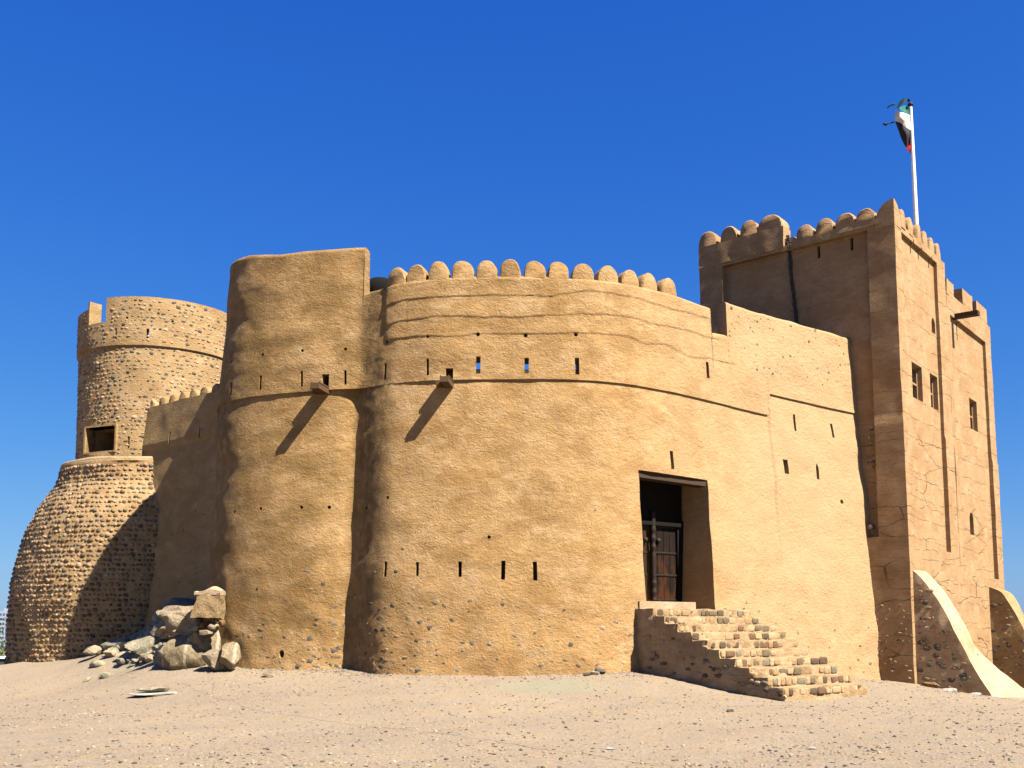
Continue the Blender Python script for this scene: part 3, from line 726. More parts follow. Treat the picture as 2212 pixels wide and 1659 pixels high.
for xx, yy in ((1420, 1168), (1392, 1166)):
    a, h = pxa(xx, yy); s = G(); Vq, Fq = stones(gpnt(a, h, .14)[None], gate_t[None], UP[None], gate_n[None], np.array([[.075, .075, .07]]), ICO2, 0, 1); s.arr(Vq, Fq)
    obj('boss', s.mesh('boss', [IRON], True), gt)
s = G(); al, _ = pxa(1378, 1220); ar, _ = pxa(1399, 1220)
for i in range(2): s.frame_box(gpnt(al - .4 + (ar - al + .4) * i / 2 + .008, hts[0] - .02, .02), gate_t * ((ar - al + .4) / 2 - .016), gate_n * .05, UP * (hts[3] - hts[0] + .05))
obj('door_leaf', s.mesh('door_leaf', [WOOD_DR]), gt)
for h in hts[1:]:
    s = G(); s.frame_box(gpnt(al - .4, h - .025, .07), gate_t * (ar - al + .4), gate_n * .02, UP * .05); obj('studded_band', s.mesh('studded_band', [IRON]), gt)

# ------------------------------------------------------------------ courtyard masses behind
s = G(); ctr = np.array([1.2, 40.0, -.5])
cA, cB_ = ctr - DL * 6, ctr + DL * 6; zA, zB = Zat(1200, 799, cA[1]), Zat(1050, 797, cB_[1])
P, Fq = grid_box(cA, DL * 12 + UP * (zB - zA), -NL * 1.0, UP * (zA + .5), .3, .02)
bt = thing('back_wall', 'plastered rear wall of the courtyard, glimpsed through the three open loopholes', 'wall', tuple(ctr))
obj('wall', mesh('wall', P, Fq, [PL_CURT]), bt)
# low parapet, its shade painted black, between the tall bastion end and first merlon
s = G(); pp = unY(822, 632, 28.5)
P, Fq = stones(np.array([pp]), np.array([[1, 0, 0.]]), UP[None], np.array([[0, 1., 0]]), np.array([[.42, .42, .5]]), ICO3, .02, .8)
s.arr(P, Fq); pt = obj('shaded_parapet', s.mesh('shaded_parapet', [BLACKM], True), None, tuple(pp - UP * .4)); tag(pt, 'rounded back parapet, its shade painted black, in the gap between the tall parapet end and the first merlon', 'back parapet')

# ------------------------------------------------------------------ square tower
tow = thing('square_tower', 'tall square keep of tan plaster with sunk wall panels and merlons on top', 'tower', (CX0, CY0, 0))
Z0 = -1.5
ztL = Zat(1738, 514, 33.0); ztR = Zat(1984, 502, 32.2); ztLH = Zat(1573, 517, 34.6); zlow = Zat(2060, 628, 35.1)
s1 = sR(onR(2040, 560)); s2 = sR(onR(2146, 850)); sl = sL(onL(1510, 560)); sJ = sL(onL(1700, 560))
zridge = onR(1954, 903)[2]
def tower_disp(P, U): return P
def ridge(P, U=None):
    # the wall is a few centimetres thicker below the string course
    c = np.array([CX0, CY0]); rel = P[:, :2] - c; a = rel @ DR[:2]; b = rel @ DL[:2]
    k = np.clip((zridge - P[:, 2]) / .03, 0, 1) * .03
    P = P.copy(); m1 = b < .12; m2 = a < .12
    P[m1, :2] += (NR[:2] * k[m1][:, None]); P[m2, :2] += (NL[:2] * k[m2][:, None]); return P
Pm, Fm = grid_box(np.array([CX0, CY0, Z0]), DR * s1, DL * sl, UP * (ztR - Z0), .13, .013, 1.0, seed=50, extra=ridge)
m = mesh('tower', Pm, Fm, [PL_TOWER])
cut = G()
# sunk panel on right face
ra = sR(onR(1947, 500)); rb = sR(onR(2023, 566)); zt1 = onR(1947, 500)[2]; zb1 = onR(2049, 1193)[2]
cut.frame_box(towR(ra, zb1, .3), DR * (rb - ra), -NR * .42, UP * (zt1 - zb1))
la = sL(onL(1873, 505)); lb = sL(onL(1560, 577)); zt2 = onL(1740, 530)[2]
zlb = onL(1892, 1160)[2]; cut.frame_box(towL(la, zlb, .3), DL * (lb - la), -NL * .50, UP * (zt2 - zlb))
m = boolean(m, cut.mesh('c', [PL_TOWER]))
cut = G()
def slitR(x, y0, y1, ww, dep=.8):
    P = onR(x, (y0 + y1) / 2, -.2); h = onR(x, y0, -.2)[2] - onR(x, y1, -.2)[2]; cut.frame_box(P + NR * .3 - DR * ww / 2 - UP * h / 2, DR * ww, -NR * dep, UP * h)
for x, a, b in ((1961, 521, 548), (1978, 538, 561), (2000.4, 557, 579)): slitR(x, a, b, .09)
P = onR(2011, 704, -.2); cut.prism([P + NR * .2 + DR * a + UP * b for a, b in ((-.2, -.28), (.2, -.28), (.2, .1), (.12, .22), (0, .28), (-.12, .22), (-.2, .1))], -NR * .7)
WINS = []
for q in (((1968, 780), (1989, 793), (1996, 869), (1973, 859)), ((2008, 805), (2024, 815), (2028, 888), (2011.7, 879))):
    pts = [onR(x, y, -.12) for x, y in q]; a = (sR(pts[0]) + sR(pts[3])) / 2; b = (sR(pts[1]) + sR(pts[2])) / 2
    zt_ = (pts[0][2] + pts[1][2]) / 2; zb_ = (pts[2][2] + pts[3][2]) / 2; WINS.append((a, b, zb_, zt_, -.12))
    cut.frame_box(towR(a, zb_, .2), DR * (b - a), -NR * .85, UP * (zt_ - zb_))
for x, a, b in ((1768.6, 531, 558), (1840, 513, 541)):
    P = onL(x, (a + b) / 2, -.2); h = onL(x, a, -.2)[2] - onL(x, b, -.2)[2]; cut.frame_box(P + NL * .3 - DL * .05 - UP * h / 2, DL * .10, -NL * .8, UP * h)
m = boolean(m, cut.mesh('c', [PL_TOWER]))
# stones laid bare at the foot
gg = G(); C_ = []; Nn = []; Tt = []
for _ in range(60):
    if random.random() < .0: continue
    a = random.uniform(0, 1.4); z = random.uniform(-.1, 2.3); C_.append(towL(a, z, .0)); Nn.append(NL); Tt.append(DL)
for _ in range(26): 
    a = random.uniform(.6, 1.15); z = random.uniform(6.6, 8.0); C_.append(towL(a, z, -.03)); Nn.append(NL); Tt.append(DL)
k = len(C_); sz = np.column_stack([rng.uniform(.03, .08, k), rng.uniform(.02, .05, k), np.full(k, .045)])
Vs, Fs = stones(np.array(C_), np.array(Tt), np.tile(UP, (k, 1)), np.array(Nn), sz); gg.arr(Vs, Fs)
obj('tower_body', join_meshes('tower_body', [m, gg.mesh('x', [ST_MIX], True, 0)]), tow)
# taller parapet on the far half of the left face
Pm, Fm = grid_box(towL(sJ + .10, ztR - .06, .012), DL * (sl - sJ - .09), -NL * .58, UP * (ztLH - ztR + .06), .12, .02, 2, seed=60)
obj('parapet', mesh('parapet', Pm, Fm, [PL_TOWER]), tow)
Pm, Fm = grid_box(towL(.42, ztR - .06, .008), DL * (sJ - .5), -NL * .5, UP * (ztL - ztR + .06), .12, .015, 2, seed=61)
obj('parapet', mesh('parapet', Pm, Fm, [PL_TOWER]), tow)
for i, (x, yt, wd) in enumerate(((1738, 485, .64), (1780, 472, .66), (1825, 460, .70), (1868, 450, .68))):
    P = onL(x, yt); sx = sL(P); ht = Zat(x, yt, P[1]) - ztL
    obj('merlon', merlon_mesh('merlon', towL(sx, ztL, .01), -DL, NL, wd, ht, .5, PL_TOWER, 70 + i), tow)
for i, (x, yt, wd) in enumerate(((1527, 500, .76), (1573, 488, .68), (1616, 475, .70), (1661, 463, .95))):
    P = onL(x, yt); sx = sL(P); ht = max(.3, P[2] - ztLH)
    obj('merlon', merlon_mesh('merlon', towL(sx, ztLH, .0), -DL, NL, wd, ht, .62, PL_TOWER, 80 + i), tow)
# corner merlon, quarter-rounded on both faces
P = onR(1931, 430); zc = P[2]; Vc = []; Fc = []; nk = 14; hw = .62
for i in range(nk + 1):
    f = i / nk; h = ztR - .2 + (zc - ztR + .2) * f; e = max(0, (h - ztR + .1) / (zc - ztR + .1)); ww = hw * (math.sqrt(max(0, 1 - (e * .995) ** 2)) * .95 + .05)
    for a, b in ((0, 0), (ww, 0), (ww, ww * .55), (ww * .55, ww), (0, ww)):
        Vc.append(np.array([CX0, CY0, h]) + DR * (a - .01) + DL * (b - .01))
for i in range(nk):
    for j in range(5): Fc.append((i * 5 + j, i * 5 + (j + 1) % 5, (i + 1) * 5 + (j + 1) % 5, (i + 1) * 5 + j))
Fc.append(tuple(nk * 5 + j for j in range(5))); Fc.append((4, 3, 2, 1, 0))
obj('corner_merlon', mesh('corner_merlon', Vc, Fc, [PL_TOWER]), tow)
for i, (x, yt) in enumerate(((1949, 451), (1966, 468), (1984, 483), (1998, 498.6), (2012, 512.6), (2026, 525))):
    P = onR(x, yt); sx = sR(P); obj('merlon', merlon_mesh('merlon', towR(sx + .02, ztR, .01), DR, NR, .46, max(.35, P[2] - ztR), .5, PL_TOWER, 90 + i), tow)
# ragged cable hanging in the joint of the left face
s = G(); pts = []
xa = [(1703, 508), (1706, 530), (1708, 560), (1711, 600), (1716, 640), (1722, 690), (1727, 720)]
for i in range(len(xa) - 1):
    for f in np.linspace(0, 1, 10, endpoint=False):
        x = xa[i][0] * (1 - f) + xa[i + 1][0] * f; y = xa[i][1] * (1 - f) + xa[i + 1][1] * f
        pts.append(onL(x + random.uniform(-1, 1), y, -.16 if y > 535 else .1))
s.tube(pts, [random.uniform(.025, .06) for _ in pts], 6); s.tube([p + DL * .05 + NL * .03 for p in pts[::-1]], [random.uniform(.01, .035) for _ in pts], 5)
obj('cable', s.mesh('cable', [flat('cable_black', (.03, .028, .022), .6)]), tow)
s = G(); P = onL(1880, 1138, .0); s.tube([P - NL * .2, P + NL * .02, P + NL * .04], [.085, .085, .05], 14); obj('lamp_disc', s.mesh('lamp_disc', [flat('grey_disc', (.16, .12, .085), .8)], True), tow)
s = G(); s.frame_box(towL(sJ - .25, ztL + .02, -.1), DL * .35, -NL * .3, UP * .13); obj('broken_block', s.mesh('broken_block', [PL_PALE]), tow)

def window(a, b, zb_, zt_, off, parent):
    f = G(); t = .07; d_ = -.16
    f.frame_box(towR(a, zb_, off + d_), DR * t, -NR * .1, UP * (zt_ - zb_)); f.frame_box(towR(b - t, zb_, off + d_), DR * t, -NR * .1, UP * (zt_ - zb_))
    for h in (zb_, (zb_ + zt_) / 2 - t / 2, zt_ - t): f.frame_box(towR(a + t, h, off + d_ - .005), DR * (b - a - 2 * t), -NR * .09, UP * t)
    w_ = obj('window', f.mesh('window', [WOOD_WE]), parent)
    g_ = G()
    for q in np.linspace(a + t, b - t, 6)[1:-1]: g_.tube([towR(q, zb_ + t, off + d_ - .05), towR(q, zt_ - t, off + d_ - .05)], .012, 6)
    obj('bars', g_.mesh('bars', [IRON], True), w_)
    g_ = G(); g_.frame_box(towR(a, zb_, off + d_ - .2), DR * (b - a), -NR * .03, UP * (zt_ - zb_)); obj('shutter', g_.mesh('shutter', [WOOD_DR]), w_)
for q in WINS: window(*q, tow)

# lower rear wing of the keep
low = thing('tower_wing', 'lower rear wing of the square keep with one window and a rain spout', 'tower', (CX0 + DR[0] * s1, CY0 + DR[1] * s1, 0))
Pm, Fm = grid_box(towR(s1 + .015, Z0, 0), DR * (s2 - s1), DL * (sl - .4), UP * (zlow - Z0), .15, .014, 1.0, seed=52, extra=lambda P, U: ridge(P))
m = mesh('wing', Pm, Fm, [PL_TOWER]); cut = G()
ra = sR(onR(2052, 679)) + .02; rb = sR(onR(2128.7, 739)); zt3 = onR(2090, 708.5)[2]
cut.frame_box(towR(ra, zb1 - .7, .3), DR * (rb - ra), -NR * .42, UP * (zt3 - zb1 + .7)); m = boolean(m, cut.mesh('c', [PL_TOWER])); cut = G()
q = ((2093, 859), (2109, 868), (2113, 934), (2096.7, 925)); pts = [onR(x, y, -.12) for x, y in q]
w3 = ((sR(pts[0]) + sR(pts[3])) / 2, (sR(pts[1]) + sR(pts[2])) / 2, (pts[2][2] + pts[3][2]) / 2, (pts[0][2] + pts[1][2]) / 2, -.12)
cut.frame_box(towR(w3[0], w3[2], .2), DR * (w3[1] - w3[0]), -NR * .85, UP * (w3[3] - w3[2]))
slitR(2062, 697, 735, .09)
P = onR(2094, 1131, -.2); cut.prism([P + NR * .2 + DR * a + UP * b for a, b in ((-.25, -.42), (.25, -.42), (.25, .22), (.16, .36), (0, .42), (-.16, .36), (-.25, .22))], -NR * .42)
m = boolean(m, cut.mesh('c', [PL_TOWER])); obj('tower_body', m, low); window(*w3, low)
for x, yt, wd in ((2090, 655, 1.3), (2122, 690, 1.5)):
    P = onR(x, yt); Pm, Fm = grid_box(towR(sR(P) - wd / 2, zlow - .15, .0), DR * wd, -NR * .55, UP * .78, .12, .02, 2, seed=int(x)); obj('merlon', mesh('merlon', Pm, Fm, [PL_TOWER]), low)
Pm, Fm = grid_box(towR(s1 + .02, zlow - .1, .01), DR * .9, -NR * .55, UP * .55, .12, .02, 2, seed=5); obj('parapet', mesh('parapet', Pm, Fm, [PL_TOWER]), low)
P = onR(2064, 684); s = G(); s.frame_box(P - NR * .2 - DR * .14 - UP * .08, DR * .28, NR * 1.0 - UP * .02, UP * .16); obj('rain_spout', s.mesh('rain_spout', [WOOD_LN]), low)

# ------------------------------------------------------------------ flag
fp = unY(1979, 480, 33.6); fx = unY(1967, 229, 33.6); fl = thing('flagpole', 'white flagpole on the keep flying a torn green, white, black and red flag', 'flagpole', (fp[0], 33.6, fp[2] - 1.2))
s = G(); base = np.array([fp[0], 33.6, fp[2] - 1.2]); top = np.array([fx[0], 33.6, fx[2]]); s.tube([base, base + (top - base) * .55, top], [.085, .07, .05], 10)
obj('pole', s.mesh('pole', [POLE], True), fl)
s = G(); Vq, Fq = stones((top + UP * .05)[None], np.array([[1, 0, 0.]]), UP[None], np.array([[0, 1., 0]]), np.array([[.1, .09, .1]]), ICO2, 0, 1); s.arr(Vq, Fq); obj('finial', s.mesh('finial', [IRON], True), fl)
def cloth_mat(n_, c): 
    m = flat(n_, c, .8); return m
FG, FW, FB, FR = cloth_mat('flag_green', (.012, .10, .075)), cloth_mat('flag_white', (.45, .42, .37)), cloth_mat('flag_black', (.018, .018, .024)), cloth_mat('flag_red', (.35, .012, .012))
FDG = cloth_mat('flag_dark_green', (.006, .025, .02))
def fpx(a, b): return (1883.5 + a * .1978, 190 + b * .1978)
def band(rowsp, mi, s, dy=0.0):
    """rowsp: list of rows, each a list of crop pixels (x, y, depth)"""
    V = []; 
    dens = []
    for r in rowsp:
        rr = np.array(r, float); k = np.linspace(0, len(rr) - 1, 9); dens.append(np.column_stack([np.interp(k, range(len(rr)), rr[:, c]) for c in range(3)]))
    dens = np.array(dens); k = np.linspace(0, len(dens) - 1, 9); G2 = np.array([[[np.interp(q, range(len(dens)), dens[:, j, c]) for c in range(3)] for j in range(9)] for q in k])
    for q in G2.reshape(-1, 3):
        x, y = fpx(q[0], q[1]); rip = .06 * math.sin(q[0] * .055 + q[1] * .03); V.append(unY(x, y, 33.6 + q[2] + rip + dy))
    Fs = [(i * 9 + j, i * 9 + j + 1, (i + 1) * 9 + j + 1, (i + 1) * 9 + j) for i in range(8) for j in range(8)]
    s.add(V, Fs, mi)
s = G()
band([[(300, 215, -.1), (350, 188, 0), (392, 200, 0), (405, 235, 0)], [(312, 245, -.2), (350, 262, -.1), (390, 280, 0), (412, 300, 0)]], 0, s)
band([[(268, 215, .1), (300, 150, .2), (345, 112, .2), (395, 118, .1), (412, 120, 0)], [(300, 235, .0), (318, 190, .1), (350, 155, .1), (385, 148, .1), (412, 155, 0)]], 4, s, .06)
band([[(262, 238, 0), (300, 262, -.25), (345, 268, -.2), (425, 300, 0)], [(248, 300, 0), (310, 330, -.3), (370, 350, -.2), (430, 380, 0)], [(250, 360, 0), (310, 375, -.2), (370, 430, -.1), (432, 465, 0)]], 1, s)
band([[(250, 362, .02), (310, 378, -.18), (370, 432, -.1), (432, 467, 0)], [(292, 470, .1), (335, 490, -.1), (380, 500, -.2), (430, 510, 0)], [(315, 540, .1), (345, 570, 0), (380, 590, -.1), (405, 590, 0)], [(352, 620, .05), (365, 635, 0), (380, 640, 0), (388, 640, 0)]], 2, s)
band([[(405, 505, 0), (420, 490, .0), (432, 470, 0)], [(395, 590, 0), (415, 590, 0), (434, 590, 0)], [(355, 632, 0), (400, 640, 0), (436, 650, 0)], [(420, 715, 0), (428, 720, 0), (437, 722, 0)]], 3, s, .03)
s.tube([unY(*fpx(*q), 33.55) for q in ((250, 182), (222, 178), (190, 196), (165, 222))], [.03, .035, .03, .01], 5, 4)
s.tube([unY(*fpx(*q), 33.55) for q in ((245, 372), (205, 380), (180, 385), (150, 398), (122, 390))], [.02, .03, .02, .06, .03], 5, 2)
fm = s.mesh('flag', [FG, FW, FB, FR, FDG], True, 0); obj('flag', fm, fl)

# ------------------------------------------------------------------ buttresses at the foot of the keep
def buttress(name, label, s_root, th_top, prof, flare, matface, seed):
    """prof: [(outward distance, height)] of the curved back, from the wall down to the ground"""
    V = []; Fs = []; nseg = 46; pr = np.array(prof, float); d = np.concatenate([[0], np.cumsum(np.hypot(*np.diff(pr, axis=0).T))]); kk = np.linspace(0, d[-1], nseg)
    po = np.interp(kk, d, pr[:, 0]); pz = np.interp(kk, d, pr[:, 1])
    for _ in range(3): po[1:-1] = (po[:-2] + po[1:-1] + po[2:]) / 3; pz[1:-1] = (pz[:-2] + pz[1:-1] + pz[2:]) / 3
    nth = 10; zmax, zmin = pz.max(), pz.min(); nv = 22
    # surface rows: left face column (ground->back), back strip, right face
    rows = []
    for i in range(nseg):
        f = (zmax - pz[i]) / (zmax - zmin); th = th_top + flare * max(0, f - .52) ** 1.35 * 3.4
        r = []
        for j in range(nv): r.append((po[i], 0., -2 + (pz[i] + 2) * j / (nv - 1)))        # left face going up
        for j in range(1, nth): r.append((po[i], th * j / nth, pz[i] + .03 * math.sin(math.pi * j / nth) - .0))
        r.append((po[i], th, pz[i])); r.append((po[i], th, -2.2))
        rows.append(r)
    A = np.array(rows); P = np.array([CX0, CY0, 0]) + A[..., 0:1] * NR + (A[..., 1:2] + s_root) * DR + A[..., 2:3] * UP
    shp = P.shape; P = P.reshape(-1, 3); D = np.stack([fbm(P, 1.8, 3, seed + c * 5) for c in range(3)], 1) * .025; P = P + D
    w_ = shp[1]
    for i in range(nseg - 1):
        for j in range(w_): j2 = (j + 1) % w_; Fs.append((i * w_ + j, (i + 1) * w_ + j, (i + 1) * w_ + j2, i * w_ + j2))
    Fs.append(tuple(range(w_))); Fs.append(tuple((nseg - 1) * w_ + j for j in range(w_ - 1, -1, -1)))
    m = mesh(name, P, Fs, [matface])
    import bmesh
    bm = bmesh.new(); bm.from_mesh(m); bmesh.ops.recalc_face_normals(bm, faces=bm.faces); bm.to_mesh(m); bm.free(); m.set_sharp_from_angle(angle=R(50))
    return m, (po, pz, zmax, zmin)
def butt_stones(info, s_root, nside, ntop, th, seed):
    po, pz, zmax, zmin = info; C_ = []; T_ = []; U_ = []; N_ = []; S_ = []
    for _ in range(nside):
        z = -.2 + (zmax - .35) * random.random(); z = z if random.random() < .5 else z * .6; om = np.interp(z, pz[::-1], po[::-1]) - .12
        z = round(z / .24) * .24 + random.uniform(-.10, .10); o = random.uniform(.1, max(.15, om))
        C_.append(np.array([CX0, CY0, 0]) + NR * o + DR * (s_root + .02) + UP * z); T_.append(NR); U_.append(UP); N_.append(-DR); a = random.uniform(.04, .13); S_.append((a, a * random.uniform(.45, .8), .04))
    for r in range(0, ntop):
        i = int(4 + (len(po) - 8) * r / ntop); tdir = np.array([po[i + 1] - po[i], pz[i + 1] - pz[i]]); tdir /= np.linalg.norm(tdir) + 1e-9
        tv = NR * tdir[0] + UP * tdir[1]; nv_ = NR * (-tdir[1]) + UP * tdir[0]; nv_ = nv_ if nv_[2] > 0 else -nv_
        for q in np.arange(.12, th - .08, .13):
            if random.random() < .60: continue
            C_.append(np.array([CX0, CY0, 0]) + NR * po[i] + UP * pz[i] + DR * (s_root + q + random.uniform(-.03, .03)) - nv_ * .03); T_.append(DR); U_.append(tv); N_.append(nv_); S_.append((.03, .055, .035))
    g = G(); Vs, Fs = stones(np.array(C_), np.array(T_), np.array(U_), np.array(N_), np.array(S_)); g.arr(Vs, Fs); return g.mesh('x', [ST_MIX], True, 0)
def oz(x, y, s_):    # outward distance and height of a pixel in the plane of a buttress's left face
    P0 = towR(s_, 0); P = hitplane(x, y, P0, DR); return float(np.dot(P - P0, NR)), float(P[2])
sb = sR(onR(1968, 1225)) + .05
prof = [(-.4, oz(1970, 1226, sb)[1] + .02), (-.02, oz(1970, 1226, sb)[1])] + [oz(x, y, sb) for x, y in ((1985, 1243), (2012, 1275), (2038, 1315), (2060, 1356), (2080, 1398), (2100, 1435), (2120, 1468), (2135, 1492), (2148, 1512), (2165, 1545))]
m, info = buttress('b', '', sb, 1.25, prof, 3.2, PL_BUTT, 30)
bt1 = thing('curved_buttress', 'pale curved buttress leaning against the near corner of the keep', 'buttress', tuple(towR(sb, 0)))
obj('masonry', join_meshes('masonry', [m, butt_stones(info, sb, 85, 120, 1.3, 3)]), bt1)
sb2 = sR(onR(2134, 1267)) + .02
prof = [(-.4, oz(2140, 1267, sb2)[1]), (0, oz(2136, 1267, sb2)[1])] + [oz(x, y, sb2) for x, y in ((2167, 1279), (2185, 1310), (2200, 1338), (2212, 1362), (2235, 1410), (2262, 1450), (2300, 1500), (2340, 1540))]
m, info = buttress('b', '', sb2, 1.3, prof, .5, PL_MORT, 34)
bt2 = thing('curved_buttress', 'rough brown buttress at the far right, half cut off by the frame', 'buttress', tuple(towR(sb2, 0)))
obj('masonry', join_meshes('masonry', [m, butt_stones(info, sb2, 60, 40, 1.3, 4)]), bt2)

# ------------------------------------------------------------------ round tower, bulging base, curtain
def sil(x, y, c):
    r = ray(x, y); h = np.array([r[0], r[1]]); L = np.linalg.norm(h); u = h / L; t = np.dot(c, u); rad = abs(c[0] * u[1] - c[1] * u[0]); return rad, EYE + r[2] / L * t
CT = np.array([-13.55, 38.0]); CB = np.array([-14.1, 38.2])
def lathe_surf(cfun, rfun, zs, nth, amp, seed, closed_top=True, th_in=None):
    th = np.linspace(0, 2 * math.pi, nth, endpoint=False); V = []
    for z in zs:
        c = cfun(z); r = rfun(z); V.append(np.column_stack([c[0] + r * np.cos(th), c[1] + r * np.sin(th), np.full(nth, z)]))
    V = np.array(V).reshape(-1, 3)
    n = np.column_stack([np.cos(np.tile(th, len(zs))), np.sin(np.tile(th, len(zs))), np.zeros(len(V))])
    V = V + n * (fbm(V, 1.0, 3, seed) * amp)[:, None]
    Fs = []
    for i in range(len(zs) - 1):
        for j in range(nth): j2 = (j + 1) % nth; Fs.append((i * nth + j, i * nth + j2, (i + 1) * nth + j2, (i + 1) * nth + j))
    return V, Fs, th
r_lo, z_lo = sil(163, 990, CT); r_hi, z_hi = sil(170, 775, CT); r_t, z_t = sil(172, 700, CT)
zrim = Zat(300, 643, 38.0 - 2.8); zring = Zat(290, 747, 38.0 - 2.8)
def rT(z): return float(np.interp(z, [z_lo, zring - .01, zring + .01, z_t], [r_lo, r_hi - .02, r_hi + .05, r_t + .04]))
zs = np.concatenate([np.linspace(5.5, zring - .01, 40), np.linspace(zring + .01, zrim, 22)])
nth = 150; V, Fs, th = lathe_surf(lambda z: CT, rT, zs, nth, .03, 200)
V = V.tolist(); k = len(V); nz_ = len(zs)
for rr, zz in ((rT(zrim) - .45, zrim), (rT(zrim) - .45, zring - .4), (.01, zring - .4)):
    V += [(CT[0] + rr * math.cos(a), CT[1] + rr * math.sin(a), zz) for a in th]
for i in range(nz_ - 1, nz_ + 2):
    for j in range(nth): j2 = (j + 1) % nth; Fs.append((i * nth + j, i * nth + j2, (i + 1) * nth + j2, (i + 1) * nth + j))
Fs.append(tuple((nz_ + 2) * nth + j for j in range(nth))); Fs.append(tuple(range(nth - 1, -1, -1)))
m = mesh('round', V, Fs, [PL_MORT])
def onT(x, y, dr=0.0):
    r = ray(x, y); h = r[:2]; a = h @ h; b = -2 * h @ CT
    z = 9.
    for _ in range(4):
        R_ = rT(z) + dr; c = CT @ CT - R_ ** 2; disc = max(0, b * b - 4 * a * c); t = (-b - math.sqrt(disc)) / (2 * a); z = EYE + r[2] * t
    P = np.array([h[0] * t, h[1] * t, z]); n = np.array([*(P[:2] - CT), 0]); n /= np.linalg.norm(n); return P, n, np.array([-n[1], n[0], 0])
cut = G()
for x, a, b, w_, d_ in ((250, 708, 735, .08, .4), (319, 709, 736, .10, 1.0), (213, 785, 803, .10, .4), (278, 942, 969, .07, .4)):
    P, n, tg = onT(x, (a + b) / 2); h = (b - a) * P[1] / F; cut.frame_box(P + n * .3 - tg * w_ / 2 - UP * h / 2, tg * w_, -n * (d_ + .3), UP * h)
for x, y in ((274, 686), (373, 694)):
    P, n, tg = onT(x, y); cut.prism([P + n * .3 + tg * .05 * math.cos(a) + UP * .05 * math.sin(a) for a in np.linspace(0, 6.283, 8, endpoint=False)], -n * .7)
Pa, n, tg = onT(187, 950); Pb, n2, tg2 = onT(250, 950); zt_ = onT(220, 921)[0][2]; zb_ = onT(220, 975)[0][2]
dd = Pb - Pa; dd[2] = 0; L = np.linalg.norm(dd); dd /= L; nn = np.array([dd[1], -dd[0], 0]); 
cut.frame_box(np.array([Pa[0], Pa[1], zb_]) + nn * .6, dd * L, -nn * 2.0, UP * (zt_ - zb_))
Pg, n, tg = onT(194, 680); Pg2, n2, _ = onT(229, 680); zg = onT(215, 697)[0][2]
cut.prism([np.array([Pg[0], Pg[1], zg]) + n * .5, np.array([Pg2[0], Pg2[1], zg]) + n2 * .5, np.array([Pg2[0], Pg2[1], zg]) - n2 * .6, np.array([Pg[0], Pg[1], zg]) - n * .6], UP * 3)
a_c = math.atan2(n[1], n[0])
# the parapet left of the gap is lower
cut.frame_box(np.array([CT[0], CT[1], zrim - .28]) + np.array([math.cos(a_c - .02), math.sin(a_c - .02), 0]) * 1.5 , np.array([math.cos(a_c - .05), math.sin(a_c - .05), 0]) * 3, np.array([math.sin(a_c), -math.cos(a_c), 0]) * 3.0, UP * 2)
m = boolean(m, cut.mesh('c', [PL_MORT]))
def ring_stones(cfun, rfun, z0, z1, dz, wmin, wmax, hfac, prot, a0_, a1_, dens, seed, slope=False, base=ICO2, tilt=.3, skip=None):
    C_ = []; T_ = []; U_ = []; N_ = []; S_ = []; z = z0
    while z < z1:
        c = cfun(z); r = rfun(z); dr = (rfun(z + .1) - rfun(z - .1)) / .2; a = a0_ + random.uniform(0, .05)
        while a < a1_:
            wd = random.uniform(wmin, wmax); zz = z + random.uniform(-.02, .02)
            d_ = dens(a, z) if callable(dens) else dens
            if random.random() < d_ and not (skip and skip(a, zz)):
                n = np.array([math.cos(a), math.sin(a), -dr if slope else 0]); n /= np.linalg.norm(n); tg = np.array([-math.sin(a), math.cos(a), 0]); u = np.cross(n, tg) * -1; u = u if u[2] > 0 else -u
                th_ = random.uniform(-tilt, tilt) - (.25 if slope else 0); T2 = tg * math.cos(th_) + u * math.sin(th_); U2 = -tg * math.sin(th_) + u * math.cos(th_)
                hh = wd * random.uniform(hfac - .12, hfac + .15); dp = .07
                C_.append(np.array([c[0] + r * math.cos(a), c[1] + r * math.sin(a), zz]) + n * (NO * float(fbm(np.array([[c[0] + r * math.cos(a), c[1] + r * math.sin(a), zz]]), 1.0, 3, NS_)[0]) + prot * random.uniform(.5, 1.5) - dp)); T_.append(T2); U_.append(U2); N_.append(n); S_.append((wd * .5, hh * .5, dp))
            a += (wd * (1.06 if d_ > .8 else 1.2) + random.uniform(.0, .02)) / r
        z += dz
    return stones(np.array(C_), np.array(T_), np.array(U_), np.array(N_), np.array(S_), base, .12, .75)
def boxskip(a, z):
    P = (CT[0] + rT(z) * math.cos(a), CT[1] + rT(z) * math.sin(a), z); x, y = proj(np.array(P))
    if 180 < x < 256 and 912 < y < 982: return True
    if 188 < x < 236 and y < 702: return True
    return z > zrim - .08 or abs(z - zring) < .1 or (x < 196 and z > zrim - .38)
NO, NS_ = .03, 200; g = G(); A0, A1 = math.pi * .98, math.pi * 2.02
Vs, Fs = ring_stones(lambda z: CT, rT, 6.0, zrim - .05, .145, .08, .22, .6, .02, A0, A1, lambda a, z: (.92 if a < 4.62 and z < zring else .70), 1, skip=boxskip); g.arr(Vs, Fs)
rt = thing('round_tower', 'tall round watchtower of cobbles set in tan mortar with a gap in its parapet', 'tower', (CT[0], CT[1], 5))
obj('masonry', join_meshes('masonry', [m, g.mesh('x', [ST_MIX], True, 0)]), rt)
